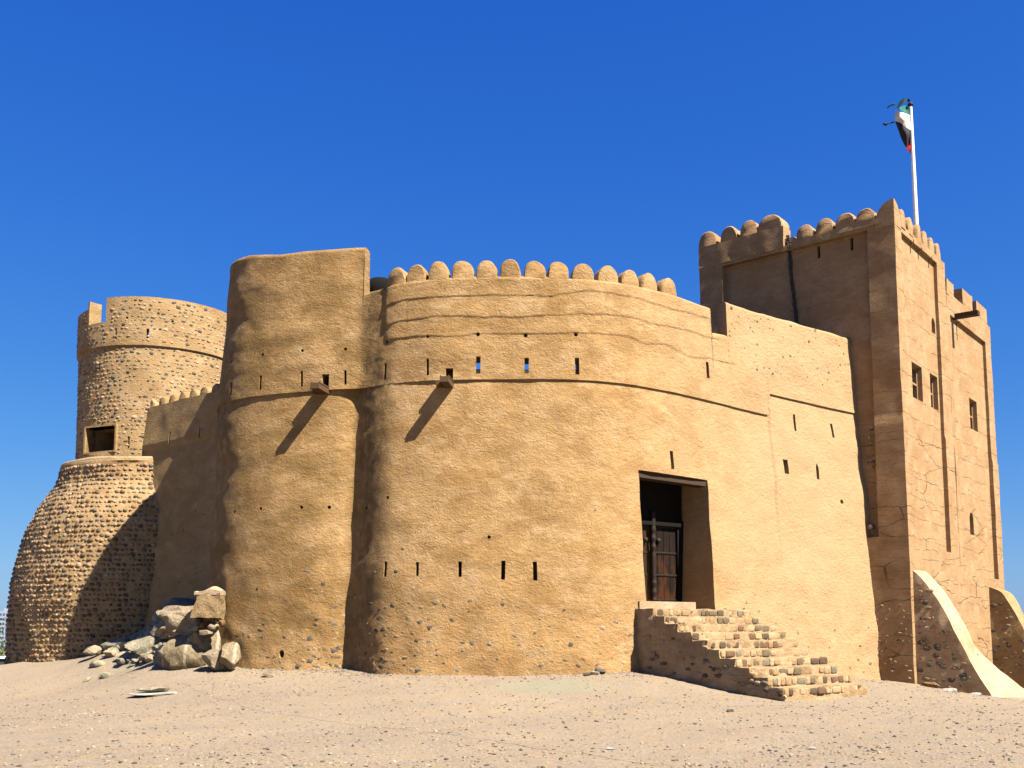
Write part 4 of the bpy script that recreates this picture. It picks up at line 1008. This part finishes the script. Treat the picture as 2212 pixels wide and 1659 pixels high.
# frame round the square opening
s = G(); o = np.array([Pa[0], Pa[1], zb_]) + nn * .07
for oo, ex, ez in ((o - dd * .06 - UP * .05, dd * (L + .12), UP * .06), (o - dd * .06 + UP * (zt_ - zb_), dd * (L + .12), UP * .06), (o - dd * .07, dd * .07, UP * (zt_ - zb_)), (o + dd * L, dd * .07, UP * (zt_ - zb_))):
    s.frame_box(oo, ex, -nn * .5, ez)
obj('window_frame', s.mesh('window_frame', [PL_CURT]), rt)

# bulging cobbled base
SIL = [(132, 1013), (128, 1030), (121, 1051), (104, 1073), (87, 1093), (72, 1119), (59, 1144), (45, 1189), (31, 1228), (21, 1270), (18, 1304), (16.5, 1374), (13, 1437)]
def cB(z): f = np.clip((z - .3) / 6.8, 0, 1); return np.array([-14.1 + .7 * f, 38.2])
zz_, rr_ = [], []
for x, y in SIL:
    r, z = sil(x, y, CB)
    for _ in range(3): r, z = sil(x, y, cB(z))
    zz_.append(z); rr_.append(r)
zz_, rr_ = np.array(zz_[::-1]), np.array(rr_[::-1])
def rB(z): return float(np.interp(z, zz_, rr_)) if z > zz_[0] else float(rr_[0] + .05 * (zz_[0] - z))
ztb = zz_[-1] + .06
zs = np.concatenate([np.linspace(-1.5, ztb - .16, 70)]); nth = 200
V, Fs, th = lathe_surf(cB, rB, zs, nth, .045, 210); V = V.tolist(); nz_ = len(zs)
for dr, z in ((.03, ztb - .08), (.0, ztb - .02), (-.08, ztb), (-.30, ztb + .0), (-1.3, ztb + .02)):
    c = cB(z); r = rB(ztb - .16) + dr; V += [(c[0] + r * math.cos(a), c[1] + r * math.sin(a), z) for a in th]
for i in range(nz_ - 1, nz_ + 4):
    for j in range(nth): j2 = (j + 1) % nth; Fs.append((i * nth + j, i * nth + j2, (i + 1) * nth + j2, (i + 1) * nth + j))
m = mesh('bulb', V, Fs, [PL_MORT])
NO, NS_ = .045, 210; g = G(); Vs, Fs = ring_stones(cB, rB, .0, ztb - .2, .168, .09, .20, .68, .045, math.pi * .92, math.pi * 1.82, .95, 2, True); g.arr(Vs, Fs)
bb = thing('bastion_base', 'bulging bell-shaped bastion base faced with rows of brown cobbles below the round tower', 'bastion', (CB[0], CB[1], 0))
obj('masonry', join_meshes('masonry', [m, g.mesh('x', [ST_BROWN], True, 0)]), bb)
obj('coping', mesh('coping', *(lambda V, F_: (V, F_))(*(lambda: (lambda gg: (gg.V, gg.F))((lambda gg: (gg.tube([(cB(ztb)[0] + (rB(ztb - .16) - .09) * math.cos(a), cB(ztb)[1] + (rB(ztb - .16) - .09) * math.sin(a), ztb - .015 + .015 * math.sin(a * 9)) for a in np.linspace(math.pi * .9, math.pi * 1.8, 70)], .095, 10), gg)[1])(G())))()), [PL_STEP]), bb)

# curtain wall between bastion and round tower
K0 = unY(472.5, 938, 32.3); zK = K0[2]; cdir = np.array([-.777, .63, 0.]); cn = np.array([-.63, -.777, 0.])
def onC(x, y, off=0.): return hitplane(x, y, np.array([K0[0], K0[1], 0]) + cn * off, cn)
def sC(P): return float(np.dot(P - np.array([K0[0], K0[1], 0]), cdir))
def cur(s_, z, off=0.): return np.array([K0[0], K0[1], 0]) + cdir * s_ + cn * off + UP * z
zCt = (onC(440, 846)[2] + onC(340, 876)[2]) / 2; sEnd = sC(onC(300, 960)) + .5
def cur_disp(P, U):
    # batter: thicker towards the foot, small string course
    rel = (P[:, :2] - K0[:2]) @ cn[:2]; P = P.copy(); front = rel > -.3
    k = np.clip((zK - P[:, 2]) / (zK - .5), 0, 1.1) * .62 - np.clip((zK - P[:, 2]) / .03, 0, 1) * .07 - np.clip((P[:, 2] - zK) / 2.2, 0, 1) * .17
    P[front, :2] += cn[:2] * k[front][:, None]; return P
Pm, Fm = grid_box(cur(-3.0, -.5, 0), cdir * (sEnd + 3.0), -cn * .9, UP * (zCt + .5), .11, .028, 1.0, seed=220, extra=cur_disp)
m = mesh('curtain', Pm, Fm, [PL_CURT]); cut = G()
for x, a, b in ((364.8, 932, 957), (429.5, 922, 946)):
    P = onC(x, (a + b) / 2); h = (b - a) * P[1] / F; cut.frame_box(P + cn * .3 - cdir * .04 - UP * h / 2, cdir * .08, -cn * .7, UP * h)
for x, y in ((437, 1110), (418, 1105), (395, 1145), (372, 1155), (430, 1240), (395, 1258), (424, 925)):
    P = onC(x, y, .2); cut.prism([P + cn * .3 + cdir * .035 * math.cos(a) + UP * .035 * math.sin(a) for a in np.linspace(0, 6.283, 7, endpoint=False)], -cn * .6)
m = boolean(m, cut.mesh('c', [PL_CURT]))
ct = thing('curtain_wall', 'short plain curtain wall with small merlons between the tall bastion and the round tower', 'wall', (K0[0], K0[1], 1))
obj('wall', m, ct)
for i, (x, yt, wd) in enumerate(((309, 858, .85), (339, 853.5, .40), (361, 848, .40), (383, 843.5, .42), (406, 838, .44), (429, 832.5, .44), (453.6, 827, .45), (474, 822, .4), (495, 817, .4))):
    P = onC(x, yt); obj('merlon', merlon_mesh('merlon', cur(sC(P), zCt, -.19), -cdir, cn, wd, max(.3, P[2] - zCt), .45, PL_CURT, 230 + i), ct)

# ------------------------------------------------------------------ staircase out from the gate
TL = hitplane(1382, 1315, DW[0] + gate_n * .12, gate_n); zst = TL[2]
BLs = [(1382, 1315), (1693, 1486)]
r = ray(1693, 1486); sd = gate_n.copy()
# direction of descent: perpendicular to the gate; find run so that the foot projects at x=1693
best = min(np.arange(2, 7, .01), key=lambda q: abs(proj(TL + sd * q + UP * (-1.88))[0] - 1693)); run = best
foot = TL + sd * run; foot_z = EYE + r[2] / r[1] * foot[1]
NS = 10; rise = (zst - foot_z) / (NS - 1 + .0); tread = run / NS; wtop = 3.55; wbot = 2.75
tv = gate_t
st = thing('stone_staircase', 'steep staircase of ten rubble-stone steps leading up to the gateway', 'staircase', (float(foot[0]), float(foot[1]), float(foot_z - rise)))
gmain = []; gst = G()
for i in range(NS + 0):
    d0 = tread * i; zt_ = zst - rise * i; wd = wtop + (wbot - wtop) * i / NS
    back = 1.7 if i == 0 else tread * i + .4
    o = TL + sd * (d0 + tread) ; o = np.array([o[0], o[1], -1.0]); 
    x0 = .0
    Pm, Fm = grid_box(o - tv * 0.0 + UP * 0, tv * wd, -sd * (tread + (.9 if i == 0 else .06)), UP * (zt_ + 1.0), .05, .042, 3.6, seed=300)
    gmain.append(mesh('s', Pm, Fm, [PL_STEP]))
    # riser stones
    a = .02
    while a < wd - .05:
        wl = random.uniform(.11, .33); 
        if random.random() < .88:
            hh = rise * random.uniform(.62, .86); C_ = TL + sd * (d0 + tread - .026) + tv * (a + wl / 2); C_ = np.array([C_[0], C_[1], zt_ - rise * .52])
            Vs, Fs = stones(C_[None], tv[None], UP[None], sd[None], np.array([[wl * .48, hh * .54, .045]]), ICO3, .05, .42); gst.arr(Vs, Fs)
        a += wl
    # side stones
    for _ in range(9):
        z = random.uniform(max(.15, zt_ - 1.9), zt_ - .1); C_ = TL + sd * (d0 + random.uniform(.05, tread)) ; C_ = np.array([C_[0], C_[1], z]) + tv * .025
        aa = random.uniform(.05, .12); Vs, Fs = stones(C_[None], sd[None], UP[None], -tv[None], np.array([[aa, aa * .5, .05]]), ICO2, .1, .8); gst.arr(Vs, Fs)
gst_m = gst.mesh('x', [ST_STEP], True, 0)
obj('steps', join_meshes('steps', gmain + [gst_m]), st)
# threshold inside the gateway
s = G(); e1 = hitplane(1499, 1300, DW[0] - gate_n * .05, gate_n); wsl = float(np.dot(e1 - DW[0], gate_t))
Pm, Fm = grid_box(DW[0] + gate_n * .02 - gate_t * .25 - UP * .2, gate_t * (wsl + .25), -gate_n * 1.2, UP * (.2 + .06 + .20), .1, .01, 3, seed=9)
obj('threshold', mesh('threshold', Pm, Fm, [PL_PALE]), wall_t)

# ------------------------------------------------------------------ rocks
def rock(name, label, cat, x, y, Y, size, m_, seed, rotz=0., group=None, base=ICO4, sq=.7, planes=11, sink=.0, center=None, rough=.10):
    """faceted boulder: superellipsoid clipped by random planes, with noise"""
    rr = np.random.default_rng(seed); V0, F0 = base; V = np.sign(V0) * np.abs(V0) ** sq
    for _ in range(planes):
        n = rr.normal(size=3); n /= np.linalg.norm(n); dlim = rr.uniform(.60, .88); k = V @ n; over = np.maximum(0, k - dlim); V = V - n * over[:, None] * .97
    q_ = V.copy(); V = V * np.asarray(size); rg = 1 - 2 * np.abs(vn(q_, 2.1, seed)); rg2 = 1 - 2 * np.abs(vn(q_, 4.7, seed + 3))
    V = V * (1 + rough * fbm(q_, 1.6, 4, seed)[:, None] - rough * .5 * np.clip(rg, .55, 1)[:, None] - rough * .3 * np.clip(rg2, .5, 1)[:, None] + rough * .5)
    c, s_ = math.cos(rotz), math.sin(rotz); V = np.column_stack([V[:, 0] * c - V[:, 1] * s_, V[:, 0] * s_ + V[:, 1] * c, V[:, 2]])
    P = unY(x, y, Y) if center is None else np.asarray(center, float)
    V = V + P; me = mesh(name, V, F0, [m_], angle=32); o = obj(name, me, None, (float(P[0]), float(P[1]), float(V[:, 2].min())))
    return tag(o, label, cat, group)
K = 1 / F
rock('boulder', 'large olive-brown boulder with pale veins at the front left of the rock pile', 'boulder', 408, 1408, 27.3, (.92, .6, .56), RK_BIG, 11, .1)
rock('boulder', 'large cracked boulder with pale veins at the right of the pile, against the bastion foot', 'boulder', 457, 1392, 27.3, (.62, .45, .66), RK_BIG, 23, .4)
rock('boulder', 'rough lump of cemented rubble lying on top of the big veined boulders', 'boulder', 410, 1348, 27.6, (.86, .5, .46), RK_PALE, 35, 0, planes=4, rough=.3)
rock('boulder', 'small dark-mouthed pale boulder at the lower right end of the rock pile', 'boulder', 467, 1423, 26.4, (.36, .3, .30), RK_PALE, 41, 0)
rock('boulder', 'tilted slab-like pale boulder wedged between the pile and the bastion wall', 'boulder', 494, 1418, 26.2, (.30, .25, .36), RK_BIG, 43, .5)
rock('boulder', 'grey-green boulder with a hollow top left of the big veined boulder', 'boulder', 362, 1420, 28.0, (.42, .35, .34), RK_GREEN, 51, 0)
rock('boulder', 'broad grey-green slab leaning at the middle of the rubble slope', 'boulder', 322, 1393, 30.0, (.66, .5, .38), RK_GREEN, 53, .3)
rock('boulder', 'grey-green block high on the rubble slope in the shadow edge', 'boulder', 362, 1366, 30.2, (.52, .45, .36), RK_GREEN, 57, .2)
rock('boulder', 'low rounded grey-green outcrop at the left foot of the rubble', 'boulder', 258, 1398, 31.6, (.62, .5, .28), RK_GREEN, 59, -.2)
rock('boulder', 'dark rock at the very back of the rubble, under the curtain wall', 'boulder', 395, 1325, 31.0, (.9, .6, .5), RK_GREEN, 61, .7)
rl = [('flat grey-green stone at the left tip of the rubble', 205, 1404, 31.6, .30, .12), ('small angular grey stone left of the leaning slab', 243, 1409, 31.0, .24, .13), ('thin pale-edged stone below the leaning slab', 275, 1416, 30.4, .25, .10),
      ('small dark stone at the lower edge of the rubble', 325, 1424, 29.0, .20, .11), ('flat green-grey stone low in the rubble, beside the hollow-topped boulder', 345, 1410, 29.4, .24, .12), ('narrow upright splinter of rock against the shaded bastion base', 336, 1357, 31.0, .07, .20),
      ('small pale stone halfway up the rubble', 300, 1400, 30.2, .17, .10), ('pointed stone in the shade above the rubble slope', 388, 1345, 30.3, .20, .18)]
for i, (lb, x, y, Y, a, h) in enumerate(rl):
    rock('rubble_stone', lb, 'stone', x, y, Y, (a * 1.3, a * 1.1, h * 1.3), RK_GREEN if i % 3 else RK_PALE, 70 + i, i * .7, 'loose stones of the rubble slope', ICO3)
for i, (lb, x, y, Y, a, h, m_) in enumerate([('small brown cobble at the top right of the cemented rubble lump', 440, 1350, 26.9, .13, .10, RK_ORANGE), ('pale cobble beside the brown one on top of the veined boulder', 462, 1354, 26.7, .16, .10, RK_PALE), ('rusty cobble nearest the bastion on top of the veined boulder', 479, 1348, 26.5, .13, .11, RK_ORANGE),
      ('green-grey cobble in the hollow of the rubble lump', 420, 1356, 26.9, .13, .10, RK_GREEN), ('dark little cobble at the left of the cobble row on the pile', 430, 1340, 26.9, .12, .08, RK_DARK), ('wide flat pale stone below the cobble row on the pile', 445, 1366, 26.7, .22, .09, RK_PALE)]):
    rock('cobble', lb, 'stone', x, y, Y, (a, a * .8, h), m_, 90 + i, i * 1.1, 'cobbles resting on the boulders', ICO3, rough=.06)
for lb, x, y, Y, sz, m_, sd_ in (('pale stone on the ground in front of the tall bastion', 584, 1450, 25.3, (.20, .16, .12), RK_PALE, 111), ('dark grey pebble at the foot of the wall left of the stairs', 1296, 1446, 24.5, (.15, .12, .10), RK_DARK, 112), ('pale pebble beside the dark grey pebble left of the stairs', 1284, 1450, 24.4, (.12, .1, .07), RK_PALE, 113),
      ('orange-brown rock in the shade at the foot of the pale buttress', 2007, 1480, 30.3, (.32, .2, .12), RK_ORANGE, 114), ('white stone chip at the shaded foot of the pale buttress, left one', 2052, 1489, 29.9, (.28, .14, .05), RK_WHITE, 115), ('white broken slab at the shaded foot of the pale buttress, right one', 2108, 1496, 29.5, (.22, .16, .08), RK_WHITE, 116),
      ('flat white stone chip in the foreground gravel, left of the two', 1318, 1609, 13.3, (.065, .05, .02), RK_WHITE, 117), ('flat white stone chip in the foreground gravel, right of the two', 1750, 1609, 13.3, (.068, .05, .02), RK_WHITE, 118), ('small black stone on the gravel before the staircase', 1577, 1533, 18.6, (.08, .06, .035), RK_DARK, 119),
      ('grey chip at the foot of the wall just left of the gate stairs pebbles', 1268, 1452, 24.3, (.1, .1, .05), RK_DARK, 120)):
    P = unY(x, y, Y); gz = float(ground_z(P[0], P[1])[0]); P[2] = gz + sz[2] * .6
    rock('stone', lb, 'stone', 0, 0, 0, sz, m_, sd_, .3, center=P, base=ICO3, sq=.6)
P = unY(345, 1478, 23.2); P[2] = float(ground_z(P[0], P[1])[0]) + .02
rock('stone_slab', 'flat whitish slab lying on the ground in front of the rock pile', 'stone slab', 0, 0, 0, (.62, .40, .035), RK_WHITE, 131, .15, center=P, base=ICO4, sq=.5)
P = P + np.array([-.12, .05, .09])
rock('stone_slab', 'grey-green stone resting on the flat whitish slab', 'stone slab', 0, 0, 0, (.38, .26, .075), RK_GREEN, 133, .1, center=P, base=ICO3, sq=.5)
# the broken slope the rocks sit on
n1, n2 = 60, 34; V = []
for j in range(n2 + 1):
    for i in range(n1 + 1):
        u, v = i / n1, j / n2; X = -12.6 + 4.4 * u; Y = 29.0 + 4.3 * v - 1.2 * u; V.append((X, Y, 0))
V = np.array(V); uu = np.tile(np.linspace(0, 1, n1 + 1), n2 + 1); vv = np.repeat(np.linspace(0, 1, n2 + 1), n1 + 1)
ed = np.minimum(1, np.minimum(vv, .0 + vv) * 3.0) * np.minimum(1, uu * 2.6)
V[:, 2] = ground_z(V[:, 0], V[:, 1], False) - .22 + ed * (.34 + .25 * vv * uu) + ed * (np.abs(fbm(V, 1.5, 4, 600)) * .22 + np.abs(fbm(V, 4.0, 3, 620)) * .07)
ri = (np.arange(n2)[:, None] * (n1 + 1) + np.arange(n1)[None]).ravel()
top = np.stack([ri, ri + 1, ri + n1 + 2, ri + n1 + 1], 1).tolist(); nv = len(V); V2 = V.copy(); V2[:, 2] -= .9; bot = [[q + nv for q in f[::-1]] for f in top]; side = []
bord = list(range(n1)) + [n1 + j * (n1 + 1) for j in range(n2)] + [n2 * (n1 + 1) + n1 - i for i in range(n1)] + [(n2 - j) * (n1 + 1) for j in range(n2)]
for i in range(len(bord)): a, b = bord[i], bord[(i + 1) % len(bord)]; side.append([b, a, a + nv, b + nv])
o = obj('rubble_slope', mesh('rubble_slope', np.concatenate([V, V2]), top + bot + side, [RK_GREEN], angle=28)); tag(o, kind='structure')
r9 = np.random.default_rng(99)
for i in range(64):
    u, v = r9.random(), r9.random() ** 1.2; X = -12.5 + 4.4 * u; Y = 29.0 + 3.2 * v - 1.2 * u; gz = float(ground_z(X, Y)[0]) + (.22 * min(1, v * 3) * min(1, u * 2)); a = float(.05 + .17 * r9.random() ** 2)
    rock('rubble_stone', 'loose grey-green stone lying about the rubble slope at the foot of the cobbled bastion base', 'stone', 0, 0, 0, (a * 1.3, a, a * .7), RK_GREEN if i % 4 else RK_PALE, 700 + i, i * .9, 'loose stones of the rubble slope', ICO2, center=(X, Y, gz + a * .35), sq=.6)
# plastered stub on the rocks
stub = thing('masonry_stub', 'squat plastered stub with a pale pointed cap, standing on the boulders beside the bastion', 'masonry stub', tuple(unY(455, 1335, 26.75)))
P = unY(453, 1306, 26.75); Pm, Fm = grid_box(P + np.array([-.33, -.25, -.36]), (.66, 0, 0), (0, .5, 0), (0, 0, .66), .05, .045, 3.0, seed=400)
zr = (Pm[:, 2] - P[2]) / .33; Pm = np.array(Pm); Pm[:, 0] = P[0] + (Pm[:, 0] - P[0]) * (1 - .10 * zr) + .03 * zr; Pm += np.stack([fbm(Pm, 6.0, 3, 440 + c) for c in range(3)], 1) * .018
obj('block', mesh('block', Pm, Fm, [RK_STUB]), stub)
Pc = P + np.array([0, 0, .29]); cxs = np.linspace(-.34, .34, 15); V = []; Fs = []
for j, yy in enumerate(np.linspace(-.26, .27, 8)):
    for i, xx in enumerate(cxs): hgt = .05 + .16 * math.exp(-((xx - .12) / .22) ** 2) + .09 * math.exp(-((xx + .40) / .05) ** 2); V.append(Pc + np.array([xx, yy, hgt * (1 - .5 * abs(j - 3.5) / 3.5)]))
n1 = len(V); V += [v - np.array([0, 0, .0]) for v in V]; 
for k in range(n1, 2 * n1): V[k] = np.array([V[k][0], V[k][1], Pc[2] - .04])
for j in range(7):
    for i in range(14): a = j * 15 + i; Fs.append((a, a + 1, a + 16, a + 15)); Fs.append((n1 + a, n1 + a + 15, n1 + a + 16, n1 + a + 1))
for i in range(14): Fs.append((i, n1 + i, n1 + i + 1, i + 1)); a = 105 + i; Fs.append((a, a + 1, n1 + a + 1, n1 + a))
for j in range(7): a = j * 15; Fs.append((a, a + 15, n1 + a + 15, n1 + a)); a += 14; Fs.append((a, n1 + a, n1 + a + 15, a + 15))
obj('cap', mesh('cap', V, Fs, [PL_PALE]), stub)

# thin cord lying across the forecourt
def gpx(x, y):
    r = ray(x, y); lo, hi = 5., 45.
    for _ in range(40):
        m_ = (lo + hi) / 2; p = np.array([0, 0, EYE]) + r * (m_ / r[1]); lo, hi = (m_, hi) if p[2] > float(ground_z(p[0], p[1])[0]) else (lo, m_)
    return p
ctl = [gpx(*q) for q in ((394, 1477), (441, 1498), (504, 1516), (557, 1535), (700, 1556), (880, 1576), (1053, 1598), (1260, 1632), (1504, 1656))]
t_ = np.linspace(0, len(ctl) - 1, 160); c2_ = cr(np.array(ctl)[:, :2], t_); c2_[:, 1] += .05 * np.sin(t_ * 7.3) + .03 * np.sin(t_ * 17); cz = ground_z(c2_[:, 0], c2_[:, 1])
s = G(); s.tube(np.column_stack([c2_, cz + .002]), .0042, 5); o = obj('cord', s.mesh('cord', [flat('straw_cord', (.24, .18, .11), .9)], True), None, (float(c2_[0, 0]), float(c2_[0, 1]), float(cz[0])))
tag(o, 'thin straw-coloured cord lying in a long curve across the gravel', 'cord')
# gravel strewn over the ground
def gravel(n_, ymin, ymax, smin, smax, m_, name, seed):
    r_ = np.random.default_rng(seed); Y = ymin + (ymax - ymin) * r_.random(n_) ** 1.3; X = (r_.random(n_) * 2 - 1) * (.56 * Y + .5)
    k = vn(np.column_stack([X, Y, 0 * X]), .55, seed) + r_.uniform(-.9, .9, n_) > -.15; X, Y = X[k], Y[k]; fx_, fy_ = foot_gravel(); X = np.concatenate([X, fx_]); Y = np.concatenate([Y, fy_])
    Z = ground_z(X, Y); m1 = len(X); a = smin + (smax - smin) * r_.random(m1) ** 3
    S = np.column_stack([a, a * r_.uniform(.6, 1, m1), a * r_.uniform(.3, .7, m1)]); th = r_.uniform(0, 6.28, m1)
    T = np.column_stack([np.cos(th), np.sin(th), 0 * th]); U = np.column_stack([-np.sin(th), np.cos(th), 0 * th]); Nn = np.tile(UP, (m1, 1))
    C_ = np.column_stack([X, Y, Z + S[:, 2] * .3])
    V, Fq = stones(C_, T, U, Nn, S, ICO1, .3, .9); o = obj(name, mesh(name, V, Fq, [m_], smooth=False)); return o
GRV = stone_mat('gravel_stone', [(0.19, 0.14, 0.0991), (0.154, 0.117, 0.0858), (0.211, 0.161, 0.117), (0.0991, 0.0811, 0.0633), (0.225, 0.18, 0.135), (0.171, 0.122, 0.0811), (0.0633, 0.0518, 0.0405), (0.203, 0.154, 0.112), (0.122, 0.117, 0.0991), (0.18, 0.131, 0.0858)])
def foot_gravel():
    t = rng.uniform(3.4, 18.4, 3200); P, n = surf(t, np.full_like(t, .6)); o = rng.random(len(t)) ** 2 * .8; P = P + n * o[:, None]; return P[:, 0], P[:, 1]
o = gravel(30000, 10.5, 30,   .005, .034, GRV, 'gravel', 5); tag(o, 'loose gravel and stone chips strewn over the bare forecourt', 'gravel', kind='stuff')

# ------------------------------------------------------------------ far left background
gb = unY(4, 1400, 700); bx = gb[0]
hb = thing('apartment_building', 'distant pale high-rise with rows of dark windows beyond the left edge of the fort', 'building', (float(bx), 700, -13))
zt_ = Zat(5, 1320, 700); s = G(); s.frame_box((bx - 16, 700, -13), (20.5, 0, 0), (0, 14, 0), (0, 0, zt_ + 13))
s.frame_box((bx - 17, 698, -13), (8, 0, 0), (0, 14, 0), (0, 0, zt_ + 9))
s.frame_box((bx - 2, 704, zt_), (4, 0, 0), (0, 5, 0), (0, 0, 2))
obj('wall', s.mesh('wall', [flat('far_white', (.20, .235, .28), .8)]), hb)
GL = flat('far_glass', (.05, .085, .13), .3)
for r_ in range(8):
    for c_ in range(5):
        s = G(); s.frame_box((bx - 7.5 + c_ * 2.3, 699.9, zt_ - 3.2 - r_ * 3.2), (1.5, 0, 0), (0, .3, 0), (0, 0, 1.7)); obj('window', s.mesh('window', [GL]), hb)
LEAF = None
def leaf_mat():
    m, n, b = mat('leaf'); q = N(n); g = q.node('ShaderNodeNewGeometry'); a = q.ramp(g.outputs['Random Per Island'], [(0, (.015, .028, .008)), (.6, (.032, .05, .015)), (1, (.06, .07, .025))])
    q.L.new(a, b.inputs['Base Color']); return m
LEAF = leaf_mat(); BARK = flat('bark', (.14, .10, .07), .9)
for i, (lb, x, yt, Y, wd) in enumerate((('bushy green tree beyond the white-topped wall at the left edge', 2, 1368, 95, 4.2), ('paler bushy tree just left of the frame beyond the white-topped wall', -45, 1360, 100, 4.5), ('bushy green tree half hidden behind the cobbled bastion base', 30, 1366, 98, 4.0))):
    P = unY(x, yt, Y); gz = float(ground_z(P[0], Y, False)[0]); ht = P[2] - gz
    t_ = thing('bushy_tree', lb, 'tree', (float(P[0]), Y, gz), 'trees beyond the left edge'); s = G()
    s.tube([(P[0], Y, gz - .2), (P[0] + .2, Y, gz + ht * .4), (P[0] - .1, Y, gz + ht * .7)], [.35, .22, .1], 8)
    for a in range(5): s.tube([(P[0] + .1, Y, gz + ht * .4), (P[0] + wd * .5 * math.cos(a * 1.3), Y + wd * .5 * math.sin(a * 1.3), gz + ht * .75)], [.14, .04], 6)
    obj('trunk', s.mesh('trunk', [BARK], True), t_)
    nl = 5000; d_ = rng.normal(size=(nl, 3)); d_ /= np.linalg.norm(d_, axis=1)[:, None]; rad = rng.random(nl) ** .4; C_ = d_ * rad[:, None] * np.array([wd, wd, ht * .48])
    C_ *= (1 + .35 * fbm(d_ * 2, 1.0, 2, 500 + i))[:, None]; C_ += np.array([P[0], Y, gz + ht * .52])
    q1 = rng.normal(size=(nl, 3)); q1 /= np.linalg.norm(q1, axis=1)[:, None]; q2 = np.cross(q1, rng.normal(size=(nl, 3))); q2 /= np.linalg.norm(q2, axis=1)[:, None]; sz = rng.uniform(.10, .22, (nl, 1))
    V = np.stack([C_ - q1 * sz, C_ + q2 * sz * .5, C_ + q1 * sz, C_ - q2 * sz * .5], 1).reshape(-1, 3); obj('crown', mesh('crown', V, np.arange(nl * 4).reshape(-1, 4), [LEAF], smooth=False), t_)
P = unY(4, 1419, 58); wz = P[2]; gz = float(ground_z(P[0], 58, False)[0])
bw = thing('boundary_wall', 'low dark boundary wall with a white coping beyond the left edge of the hill', 'wall', (float(P[0]), 58, gz))
s = G(); s.frame_box((P[0] - 12, 58, gz - 1), (16, 0, 0), (0, .4, 0), (0, 0, wz - gz + .9)); obj('wall', s.mesh('wall', [flat('dark_wall', (.035, .045, .04), .9)]), bw)
s = G(); s.frame_box((P[0] - 12, 57.9, wz - .1), (16, 0, 0), (0, .6, 0), (0, 0, .12)); obj('coping', s.mesh('coping', [POLE]), bw)
